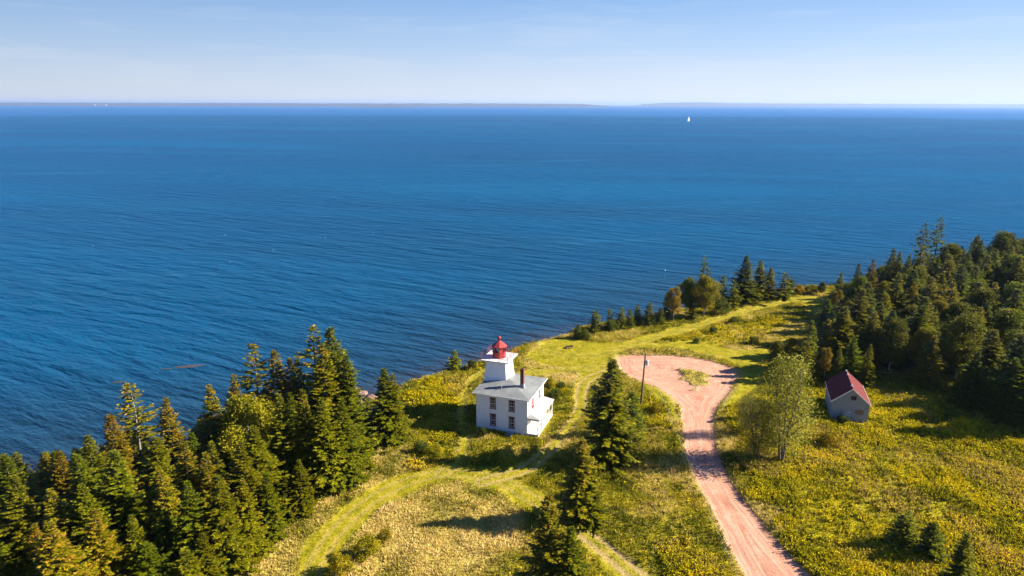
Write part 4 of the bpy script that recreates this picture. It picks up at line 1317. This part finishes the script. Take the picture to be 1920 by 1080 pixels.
tip('spruce_c', 648, 668, 14.5, .95, 'spruce_tree', 'dark spruce shouldering the right flank of the tallest one', group=LW)
tip('gold_a', 567, 728, 14, .85, 'spruce_tree', 'small golden tipped spruce in front of the tallest pair', group=LW)
tip('spruce_b', 521, 738, 13.5, .9, 'spruce_tree', 'dark green spruce below the pointed golden one', group=LW)
tip('spruce_a', 602, 745, 13, 1.0, 'spruce_tree', 'broad green spruce on the slope under the tallest pair', group=LW)
tip('spruce_c', 640, 752, 11.5, 1.05, 'spruce_tree', 'bushy dark spruce at the right edge of the shore wood', group=LW)
tip('small_a', 668, 800, 6.0, 1.3, 'spruce_tree', 'low round spruce at the right foot of the shore wood', group=LW)
tip('spruce_c', 640, 812, 7.5, 1.15, 'spruce_tree', 'fresh green spruce skirting the grass at the wood corner', group=LW)
tip('gold_a', 345, 828, 12.5, 1.0, 'spruce_tree', 'golden brown spruce below the slim golden one', group=LW)
tip('gold_c', 385, 850, 11.5, .95, 'spruce_tree', 'orange flecked spruce left of the upright green one', group=LW)
tip('spruce_b', 396, 832, 11.5, .85, 'spruce_tree', 'upright green spruce at the foot of the broad leaning one', group=LW)
tip('spruce_a', 450, 828, 12, 1.0, 'spruce_tree', 'green spruce directly below the yellow birch', group=LW)
tip('birch_y', 492, 838, 7, .7, 'birch_tree', 'small yellow birch sapling right of the spruce below the big birch', group=LW)
tip('spruce_a', 214, 848, 12.5, 1.1, 'spruce_tree', 'green spruce in front of the rusty topped one', group=LW)
tip('gold_a', 300, 880, 11, .95, 'spruce_tree', 'spruce with rust coloured cones in the middle left of the wood', group=LW)
tip('spruce_c', 350, 905, 11, 1.0, 'spruce_tree', 'dark spruce left of the cluster above the fallen log', group=LW)
tip('spruce_a', 408, 893, 11, 1.05, 'spruce_tree', 'large green spruce standing over the fallen log', group=LW)
tip('gold_c', 455, 900, 9, .95, 'spruce_tree', 'olive spruce right of the large one over the fallen log', group=LW)
tip('spruce_b', 498, 885, 8.5, .95, 'spruce_tree', 'medium spruce on the wood edge above the dry grass', group=LW)
tip('spruce_c', 535, 895, 5.5, 1.2, 'spruce_tree', 'short spruce where the wood edge steps back from the track', group=LW)
tip('small_a', 505, 935, 4, 1.3, 'spruce_tree', 'knee-high bushy spruce on the dry grass edge', group=LW)
tip('spruce_b', 560, 862, 7.5, 1.1, 'spruce_tree', 'dense spruce left of the fresh green corner spruce', group=LW)
tip('gold_a', 176, 955, 10.5, 1.0, 'spruce_tree', 'yellow-green spruce in the lower left corner', group=LW)
tip('spruce_a', 245, 965, 8.5, .9, 'spruce_tree', 'dark spruce behind the bluish young one', group=LW)
tip('small_b', 270, 1020, 6.5, 1.3, 'spruce_tree', 'bluish young spruce near the bottom left', group=LW)
tip('birch_o', 262, 985, 5.5, .8, 'birch_tree', 'straw coloured leafy shrub-like birch among dark spruces', group=LW)
tip('birch_o', 168, 1018, 7, .9, 'birch_tree', 'brownish orange birch at the bottom left corner', group=LW)
tip('spruce_b', 380, 1000, 6, 1.1, 'spruce_tree', 'fresh green spruce at the bottom edge left of the log', group=LW)
tip('small_a', 345, 1030, 5.5, 1.2, 'spruce_tree', 'rounded little spruce at the bottom of the picture', group=LW)
tip('spruce_c', 305, 960, 8, .95, 'spruce_tree', 'dark spruce in the hollow between golden spruces', group=LW)

def interp_line(pts):
    xs, ys = [p[0] for p in pts], [p[1] for p in pts]
    return lambda u: np.interp(u, xs, ys)
lineL = interp_line([(-100, 850), (100, 835), (149, 830), (190, 830), (243, 790), (300, 800), (345, 830), (380, 760), (437, 755), (470, 735), (500, 700), (545, 715), (590, 660), (640, 680), (665, 720), (680, 790), (760, 1000), (900, 1200)])
WOODL = [G2(*p) for p in [(300, 1130), (372, 1085), (440, 1000), (500, 972), (545, 925), (600, 898), (660, 880), (690, 860), (688, 815), (672, 765)]]
WOODL += [(-30, 99), (-58, 88), (-95, 75), (-140, 62), (-140, 20), (-60, 30)]
def fill(poly, n, mind, line, kinds, hr, margin, lab, group, coastmin=1.6, wide=(1.0, 1.25)):
    xs, ys = [p[0] for p in poly], [p[1] for p in poly]
    cnt = 0
    for _ in range(n):
        x, y = rnd.uniform(min(xs), max(xs)), rnd.uniform(min(ys), max(ys))
        if not bool(inside(np.array([x]), np.array([y]), poly)[0]): continue
        if float(sdist(np.array([x]), np.array([y]), LAND)[0]) < coastmin: continue
        if any((x - a) ** 2 + (y - b) ** 2 < mind ** 2 for a, b in PLACED): continue
        u, v = proj(x, y, 6)
        if u < -60 or u > 1990 or v > 1190: continue
        h = min(rnd.uniform(*hr), height_to(line, x, y, margin))
        if h < 3.0: continue
        k, nm, lb, cat = rnd.choice(kinds)
        if h < 5.5 and nm == 'spruce_tree': k = 'small_a'
        tree(k, x, y, h, rnd.uniform(*wide) * (1.0 if h > 8 else 1.15), nm, lb, cat, group)
        cnt += 1
    return cnt
print('left fill', fill(WOODL, 2600, 2.7, lineL,
    [('spruce_a', 'spruce_tree', 'green spruce packed inside the shore wood on the left', 'tree'), ('spruce_b', 'spruce_tree', 'green spruce packed inside the shore wood on the left', 'tree'),
     ('spruce_c', 'spruce_tree', 'green spruce packed inside the shore wood on the left', 'tree'), ('gold_a', 'spruce_tree', 'golden brown coned spruce packed inside the shore wood', 'tree'),
     ('gold_c', 'spruce_tree', 'golden brown coned spruce packed inside the shore wood', 'tree')], (7.5, 12), 12, None, 'crowded spruces filling the shore wood'))

# single trees around the lighthouse
tip('spruce_c', 720, 692, 11.5, 1.15, 'spruce_tree', 'dark full spruce standing alone between the wood and the lighthouse')
tip('gold_c', 737, 702, 10.5, .8, 'spruce_tree', 'golden tinged spruce twin grown into the dark one left of the lighthouse')
tip('small_a', 690, 748, 5.5, .9, 'spruce_tree', 'small spruce tucked left of the dark lone spruce')
base('small_a', 853, 688, 4.6, 1.3, 'spruce_tree', 'small bushy spruce on the cliff edge left of the lantern')
base('shrub_g', 885, 690, 1.8, 1.0, 'shrub', 'green shrub on the cliff edge between small spruce and tower', 'shrub')
base('spruce_a', 1140, 862, 14.8, 1.22, 'spruce_tree', 'tall dark spruce beside the utility pole right of the house')
tip('small_b', 1186, 738, 7.0, 1.1, 'spruce_tree', 'smaller spruce half merged into the right side of the tall one')
base('birch_g', 1170, 872, 4.8, .9, 'shrub', 'olive thicket at the right foot of the tall dark spruce', 'shrub')
tip('gold_a', 1093, 822, 11, 1.15, 'spruce_tree', 'brown tipped spruce in front of the tall dark one')
tip('spruce_c', 1112, 880, 7.2, .95, 'spruce_tree', 'green spruce against the right side of the brown tipped one')
tip('gold_c', 1030, 927, 13, .95, 'spruce_tree', 'brown tipped spruce at the bottom centre edge')
tip('spruce_a', 1072, 992, 10, 1.0, 'spruce_tree', 'bright green spruce right of the bottom centre one')
tip('small_a', 1703, 963, 4.4, 1.3, 'spruce_tree', 'left young spruce standing in the goldenrod field')
tip('small_b', 1752, 983, 4.4, 1.35, 'spruce_tree', 'right young spruce in the goldenrod field near the edge')
tip('spruce_b', 1815, 1000, 6.5, 1.1, 'spruce_tree', 'taller dark spruce behind the two young ones in the goldenrod field')

# the shoreline row beyond the road
RG = 'trees in the row along the far shoreline'
for px, by, h, wd, kd, nm, lb in [
    (1083, 634, 3.2, 1.25, 'small_b', 'spruce_tree', 'lowest bushy spruce at the left end of the shoreline row'),
    (1096, 636, 2.0, 1.2, 'shrub_g', 'shrub', 'green shrub in front of the lowest shoreline spruce'),
    (1115, 622, 4.6, 1.25, 'small_a', 'spruce_tree', 'round topped spruce second from the left in the shoreline row'),
    (1142, 616, 4.5, .9, 'small_b', 'spruce_tree', 'slim little spruce third from the left in the shoreline row'),
    (1146, 622, 2.4, 1.0, 'shrub_g', 'shrub', 'brownish green shrub under the slim shoreline spruce'),
    (1165, 616, 4.7, 1.1, 'small_a', 'spruce_tree', 'spruce fourth from the left in the shoreline row'),
    (1180, 614, 4.4, 1.0, 'small_b', 'spruce_tree', 'spruce fifth from the left in the shoreline row'),
    (1194, 608, 4.6, .95, 'small_a', 'spruce_tree', 'narrow spruce sixth from the left in the shoreline row'),
    (1217, 609, 5.2, 1.15, 'small_b', 'spruce_tree', 'pointed spruce two places left of the orange birch'),
    (1238, 608, 3.8, 1.3, 'small_b', 'spruce_tree', 'dark low spruce touching the orange birch'),
    (1262, 603, 8.3, .95, 'birch_o', 'birch_tree', 'orange tinged birch with white forked trunk on the shoreline'),
    (1248, 596, 6.2, .9, 'small_b', 'spruce_tree', 'dark spruce hidden behind the orange birch'),
    (1286, 590, 9.0, 1.05, 'birch_g', 'birch_tree', 'dull green leafy tree between the two autumn birches'),
    (1297, 598, 5.5, .95, 'small_a', 'spruce_tree', 'dark spruce in front of the yellow shoreline birch'),
    (1319, 595, 10.0, 1.15, 'birch_y', 'birch_tree', 'broad yellow birch, the largest leafy tree of the shoreline row'),
    (1315, 575, 12.5, .9, 'pine', 'pine_tree', 'open crowned pine rising behind the yellow shoreline birch'),
    (1350, 590, 3.8, 1.2, 'shrub_g', 'shrub', 'green shrub right of the yellow shoreline birch'),
    (1352, 574, 7.6, 1.0, 'small_b', 'spruce_tree', 'dark rounded spruce right of the yellow shoreline birch'),
    (1373, 576, 6.6, 1.0, 'small_a', 'spruce_tree', 'small spruce in front of the biggest shoreline spruce'),
    (1392, 566, 11.8, 1.35, 'spruce_c', 'spruce_tree', 'biggest darkest spruce of the shoreline row'),
    (1420, 560, 10.2, 1.2, 'spruce_a', 'spruce_tree', 'pointed spruce right of the biggest shoreline spruce'),
    (1440, 560, 8.3, 1.3, 'spruce_b', 'spruce_tree', 'medium spruce third from the right end of the shoreline row'),
    (1468, 559, 6.6, 1.2, 'small_a', 'spruce_tree', 'rounded dark spruce near the right end of the shoreline row'),
    (1481, 551, 4.0, .9, 'birch_g', 'shrub', 'thin olive bush at the right end of the shoreline row'),
    (1497, 551, 2.4, 1.2, 'shrub_y', 'shrub', 'yellow bush beyond the right end of the shoreline row'),
    (1540, 554, 3.6, 1.2, 'birch_g', 'shrub', 'grey green bush by the water at the corner of the dark wood'),
    (1520, 551, 2.4, 1.5, 'shrub_y', 'shrub', 'yellow green bush between the shoreline row and dark wood'),
]:
    base(kd, px, by, h, wd, nm, lb, 'shrub' if nm == 'shrub' else 'tree', RG)

# field shrubs
for px, by, h, wd, kd, lb in [
    (1337, 624, 1.5, 1.3, 'shrub_g', 'dark low shrub in the middle of the far orange field'),
    (1413, 644, 1.7, 1.4, 'shrub_g', 'dark low shrub in the far field nearest the wood shadow'),
    (1305, 643, 1.1, 1.3, 'shrub_g', 'dark low shrub above the red turnaround'),
    (1376, 607, 1.5, 1.5, 'shrub_g', 'green low shrub beside the upper mown track'),
    (686, 1042, 2.2, 1.2, 'shrub_y', 'bright yellow flowering bush inside the track loop'),
    (642, 1072, 2.0, 1.2, 'shrub_y', 'yellow flowering bush at the bottom edge inside the track loop'),
    (722, 1012, 1.4, 1.0, 'shrub_y', 'small yellow flowering bush above the bright one in the loop'),
    (815, 858, 1.8, 1.2, 'shrub_y', 'yellow green bush at the right end of the clump below the house shadow'),
    (790, 850, 1.7, 1.3, 'shrub_g', 'green bush in the middle of the clump below the house shadow'),
    (905, 820, 1.4, 1.0, 'shrub_g', 'dark bush in the shade just before the house wall'),
    (1553, 836, 2.2, 1.4, 'shrub_y', 'rounded yellow bush in the field before the shed'),
    (1580, 795, 1.5, 1.3, 'shrub_g', 'dark bush against the shed front wall'),
    (1232, 775, 1.7, 1.2, 'shrub_y', 'yellow bush beside the yellow wire guard'),
    (1190, 770, 1.5, 1.2, 'shrub_y', 'yellow bush at the foot of the utility pole'),
    (1040, 745, 1.6, 1.4, 'shrub_g', 'grey green bush beyond the porch corner'),
    (1030, 725, 1.7, 1.3, 'shrub_y', 'yellow bush behind the house beside the porch roof'),
    (1052, 728, 1.3, 1.3, 'shrub_g', 'olive bush right of the yellow bush behind the house'),
]:
    base(kd, px, by, h, wd, 'shrub', lb, 'shrub')

# poplars by the road and the trees around the shed
base('poplar', 1464, 866, 16.0, 1.02, 'poplar_tree', 'tall silvery leaved poplar between the red road and the shed')
tip('poplar', 1428, 748, 9.2, 1.15, 'poplar_tree', 'shorter multi-stemmed tree left of the silvery poplar')
base('poplar', 1398, 815, 6.4, 1.2, 'poplar_tree', 'low olive tree overhanging the road edge left of the poplar')
base('birch_y', 1392, 790, 3.2, .9, 'shrub', 'yellowish thicket on the road edge above the low olive tree', 'shrub')
tip('birch_y', 1488, 633, 6.2, .9, 'birch_tree', 'golden willow-like tree left of the wood above the poplar')
tip('birch_g', 1462, 637, 6.0, 1.1, 'birch_tree', 'rounded golden green tree at the road end of the wood')
tip('spruce_b', 1524, 600, 10.5, .95, 'spruce_tree', 'pointed green spruce at the left corner of the dark wood')
tip('small_a', 1517, 630, 8.5, .9, 'spruce_tree', 'slim spruce in front of the pointed corner spruce')
tip('birch_o', 1553, 648, 6.2, .8, 'birch_tree', 'orange leaved tree between corner spruces and shed')
tip('spruce_c', 1603, 632, 8.6, 1.15, 'spruce_tree', 'broad green spruce directly behind the shed roof')
tip('spruce_b', 1633, 646, 8, .85, 'spruce_tree', 'narrow dark spruce behind the right side of the shed')
tip('spruce_b', 1576, 652, 7, .9, 'spruce_tree', 'bluish spruce behind the left side of the shed')
RW = 'trees of the dark wood behind the shed'
tip('birch_y', 1737, 612, 9.5, .95, 'birch_tree', 'yellow topped birch with pale stems in front of the dark wood', group=RW)
tip('birch_y', 1768, 562, 9.5, 1.0, 'birch_tree', 'golden birch at the right edge above the yellow topped one', group=RW)
tip('pine', 1736, 419, 17, .95, 'pine_tree', 'left of the two tall thin pines above the dark wood', group=RW)
tip('pine', 1765, 408, 18, .95, 'pine_tree', 'right of the two tall thin pines above the dark wood', group=RW)
tip('spruce_a', 1578, 512, 10, .95, 'spruce_tree', 'dark spruce at the left shoulder of the dark wood', group=RW)
tip('spruce_a', 1611, 494, 11, .9, 'spruce_tree', 'pointed dark spruce on the skyline left of its brown neighbour', group=RW)
tip('gold_c', 1638, 488, 12, .95, 'spruce_tree', 'brownish ragged spruce on the skyline of the dark wood', group=RW)
tip('spruce_b', 1676, 468, 13, 1.0, 'spruce_tree', 'twin tipped green spruce on the skyline, left tip', group=RW)
tip('spruce_a', 1688, 473, 13, 1.0, 'spruce_tree', 'twin tipped green spruce on the skyline, right tip', group=RW)
tip('spruce_b', 1706, 478, 13, .9, 'spruce_tree', 'pale green spruce between the twin tips and tall pines', group=RW)
tip('gold_c', 1730, 465, 14, 1.0, 'spruce_tree', 'brown green spruce under the two tall pines', group=RW)
tip('birch_g', 1614, 520, 9.0, 1.1, 'birch_tree', 'olive leafy tree near the left shoulder of the dark wood', group=RW)
tip('birch_o', 1573, 543, 8.5, .8, 'birch_tree', 'orange green leafy tree at the wood margin near the mown track', group=RW)
tip('birch_y', 1606, 555, 8, .8, 'birch_tree', 'yellow green tree in the left part of the dark wood', group=RW)
tip('birch_o', 1576, 583, 6.5, .75, 'birch_tree', 'brown orange small tree low on the left wood margin', group=RW)
tip('birch_y', 1664, 528, 10, .8, 'birch_tree', 'yellow crown lit in the middle of the dark wood', group=RW)
tip('gold_c', 1683, 518, 11, 1.0, 'spruce_tree', 'sunlit olive spruce right of the yellow crown', group=RW)
tip('birch_g', 1722, 500, 11.5, 1.1, 'birch_tree', 'green leafy tree below the two tall pines', group=RW)
tip('spruce_b', 1646, 585, 8, .8, 'spruce_tree', 'sunlit young spruce in the gap behind the shed', group=RW)
tip('spruce_b', 1679, 592, 8, .8, 'spruce_tree', 'left of two bluish spruces between shed and yellow topped birch', group=RW)
tip('spruce_c', 1700, 592, 8, .8, 'spruce_tree', 'right of two bluish spruces between shed and yellow topped birch', group=RW)

lineR = interp_line([(1400, 700), (1500, 640), (1545, 572), (1560, 540), (1580, 525), (1612, 508), (1640, 500), (1680, 483), (1710, 488), (1740, 466), (1771, 446), (1850, 432), (1990, 415)])
WOODR = [G2(*p) for p in [(1556, 568), (1553, 600), (1540, 640), (1530, 690), (1560, 700), (1640, 702), (1700, 712), (1745, 742), (1790, 770), (1900, 800), (2100, 840)]]
WOODR += [(200, 110), (200, 215), (110, 190), (90, 178)]
print('right fill', fill(WOODR, 3000, 3.6, lineR,
    [('spruce_a', 'spruce_tree', 'dark green spruce crowded inside the wood behind the shed', 'tree'), ('spruce_b', 'spruce_tree', 'dark green spruce crowded inside the wood behind the shed', 'tree'),
     ('spruce_c', 'spruce_tree', 'dark green spruce crowded inside the wood behind the shed', 'tree'), ('spruce_a', 'spruce_tree', 'dark green spruce crowded inside the wood behind the shed', 'tree'),
     ('gold_c', 'spruce_tree', 'dark green spruce crowded inside the wood behind the shed', 'tree'), ('spruce_c', 'spruce_tree', 'dark green spruce crowded inside the wood behind the shed', 'tree'),
     ('birch_g', 'birch_tree', 'dull green leafy tree crowded inside the wood behind the shed', 'tree')], (8, 14), 8, None, 'crowded trees filling the wood behind the shed', wide=(1.15, 1.5)))

# ---------------------------------------------------------------- ground cover that nobody could count
def scatter(n, xr, yr, keep, seed):
    g = np.random.default_rng(seed)
    # denser near the camera: sample by area, thin out with distance
    x = g.uniform(*xr, n); y = g.uniform(*yr, n)
    f = fields(x, y)
    ok = (f['coast'] > .3) & (f['build'] < -.25) & (f['road'] < -.05)
    u = 960 + F_PX * x / (y * cP + 48 * sP)
    ok &= (u > -40) & (u < 1960)
    pr = keep(x, y, f)
    ok &= g.random(n) < pr
    x, y = x[ok], y[ok]
    f = {k: v[ok] for k, v in f.items()}
    return x, y, height(x, y, f), f, g

def tufts(x, y, z, g, blades, hgt, spread, width, cols, lean=.5, topw=None):
    n = len(x)
    N = n * blades
    X = np.repeat(x, blades); Y = np.repeat(y, blades); Z = np.repeat(z, blades); Hh = np.repeat(hgt, blades)
    a = g.uniform(0, 6.283, N); r = g.random(N) ** .5 * np.repeat(spread, blades)
    P = np.stack([X + np.cos(a) * r, Y + np.sin(a) * r, Z - .03], 1)
    d = unit(np.stack([np.cos(a) * lean * g.random(N), np.sin(a) * lean * g.random(N), np.ones(N)], 1))
    b = g.uniform(0, 6.283, N)
    s = np.stack([np.cos(b), np.sin(b), np.zeros(N)], 1)
    Lh = Hh * g.uniform(.6, 1.25, N)
    V, Fq = quads_from(P, d, s, Lh, np.full(N, 1.0) * width * g.uniform(.6, 1.4, N))
    C = np.repeat(np.repeat(cols, blades, 0) * g.uniform(.7, 1.3, (N, 1)), 4, 0)
    return V, Fq, C, P, d, Lh

def pick(g, t, stops):
    xs = [s[0] for s in stops]
    return np.stack([np.interp(t, xs, [s[1][k] for s in stops]) for k in range(3)], 1)

# rough grass
def keep_grass(x, y, f):
    k = 1 - .55 * sst(-.6, .25, f['track'])
    k = k * (1 - .45 * f['gold']) * np.where(f['isle'] > -2.5, .35, 1.0)
    return np.clip(k, 0, 1) * np.clip(90 / y, .35, 1)
x, y, z, f, g = scatter(380000, (-60, 112), (46, 182), keep_grass, 5)
t = np.clip(fbm(x, y, 4, 81, 4) * 1.5 - .35 + g.normal(size=len(x)) * .13, 0, 1)
green = pick(g, t, [(0, (.06, .075, .005)), (.4, (.19, .19, .006)), (.7, (.36, .30, .012)), (1, (.50, .36, .06))])
straw = pick(g, t, [(0, (.17, .16, .01)), (.28, (.46, .36, .07)), (.6, (.68, .51, .18)), (1, (.78, .61, .30))])
cc = green * (1 - f['dry'][:, None]) + straw * f['dry'][:, None]
tk = sst(-.5, .3, f['track'])[:, None]
cc = cc * (1 - tk) + tk * pick(g, t, [(0, (.14, .14, .004)), (.5, (.30, .26, .006)), (1, (.50, .38, .06))])
pale = (.8 * sst(.54, .66, fbm(x, y, 8, 161, 4)) * (1 - f['dry']))[:, None]
cc = cc * (1 - pale) + pale * straw
hh = (.22 + .38 * fbm(x, y, 2.5, 91, 2)) * (1 - .72 * sst(-.5, .3, f['track'])) * g.uniform(.7, 1.3, len(x))
V, Fq, C, *_ = tufts(x, y, z, g, 5, hh * .8, hh * .7, .085, cc, 1.1)
print('grass', len(x), len(Fq))
tag(link('rough_grass', np_mesh('rough_grass', V, Fq, M['herb'], None, False, C)), 'rough green and straw coloured grass covering the unmown ground', 'grass', kind='stuff')

# goldenrod: leafy green stems with yellow heads
def keep_gold(x, y, f):
    k = (f['isle'] < -1) * (1 - sst(-.5, .1, f['track'])) * (.035 + f['gold']) * (1 - .92 * f['dry'] * (1 - f['gold']))
    k = k * (.35 + .65 * sst(.3, .55, fbm(x, y, 3.5, 101, 3))) * (.28 + .72 * sst(.34, .50, fbm(x, y, 13, 141, 4)))
    return np.clip(k, 0, 1) * np.clip(85 / y, .4, 1)
x, y, z, f, g = scatter(330000, (-60, 112), (46, 182), keep_gold, 6)
hh = (.30 + .75 * fbm(x, y, 3.0, 111, 3)) * g.uniform(.75, 1.25, len(x))
t = np.clip(fbm(x, y, 3, 121, 3) * 1.3 - .2 + g.normal(size=len(x)) * .15, 0, 1)
brown = sst(.52, .66, fbm(x, y, 9, 151, 4))[:, None]
leafc = pick(g, t, [(0, (.07, .075, .004)), (.5, (.25, .225, .006)), (1, (.46, .37, .010))])
leafc = leafc * (1 - .75 * brown) + .75 * brown * np.array((.34, .24, .09))
V1, F1, C1, P1, D1, L1 = tufts(x, y, z, g, 5, hh * .8, hh * .32, .17, leafc, .5)
sel = np.repeat(np.clip(fbm(x, y, 2.6, 131, 3) * 2.6 - .30, .22, 1), 5) > g.random(len(P1))
Pt = (P1 + D1 * (L1 * .8)[:, None])[sel]
n = len(Pt)
Dd = unit(np.stack([g.normal(size=n), g.normal(size=n), g.uniform(.2, 1.2, n)], 1))
Sd = unit(np.cross(Dd, g.normal(size=(n, 3))))
tt = np.repeat(t, 5)[sel]
hc = pick(g, np.clip(tt + g.normal(size=n) * .15, 0, 1), [(0, (.34, .31, .006)), (.45, (.60, .50, .006)), (.8, (.80, .62, .006)), (1, (.85, .56, .008))])
V2, F2 = quads_from(Pt, Dd, Sd, g.uniform(.11, .26, n), g.uniform(.07, .17, n))
V = np.concatenate([V1, V2]); Fq = np.concatenate([F1, F2 + len(V1)]); C = np.concatenate([C1, np.repeat(hc, 4, 0)])
print('goldenrod', len(x), len(Fq))
tag(link('goldenrod', np_mesh('goldenrod', V, Fq, M['herb'], None, False, C)), 'yellow flowering goldenrod growing thick over the fields', 'wildflowers', kind='stuff')

# ---------------------------------------------------------------- air
hz, n_, l_, b_ = new_mat('haze')
n_.remove(b_)
pv = n_.new('ShaderNodeVolumePrincipled')
pv.inputs['Color'].default_value = (0.42, 0.60, 1.0, 1)
pv.inputs['Density'].default_value = 4.2e-5
pv.inputs['Anisotropy'].default_value = 0.2
l_.new(pv.outputs[0], n_['Material Output'].inputs['Volume'])
hb = MB(); hb.box(-50000, 50000, -2500, 50000, -20, 118)
tag(hb.build('haze', hz), 'thin blue haze over the whole bay', 'haze', kind='stuff')
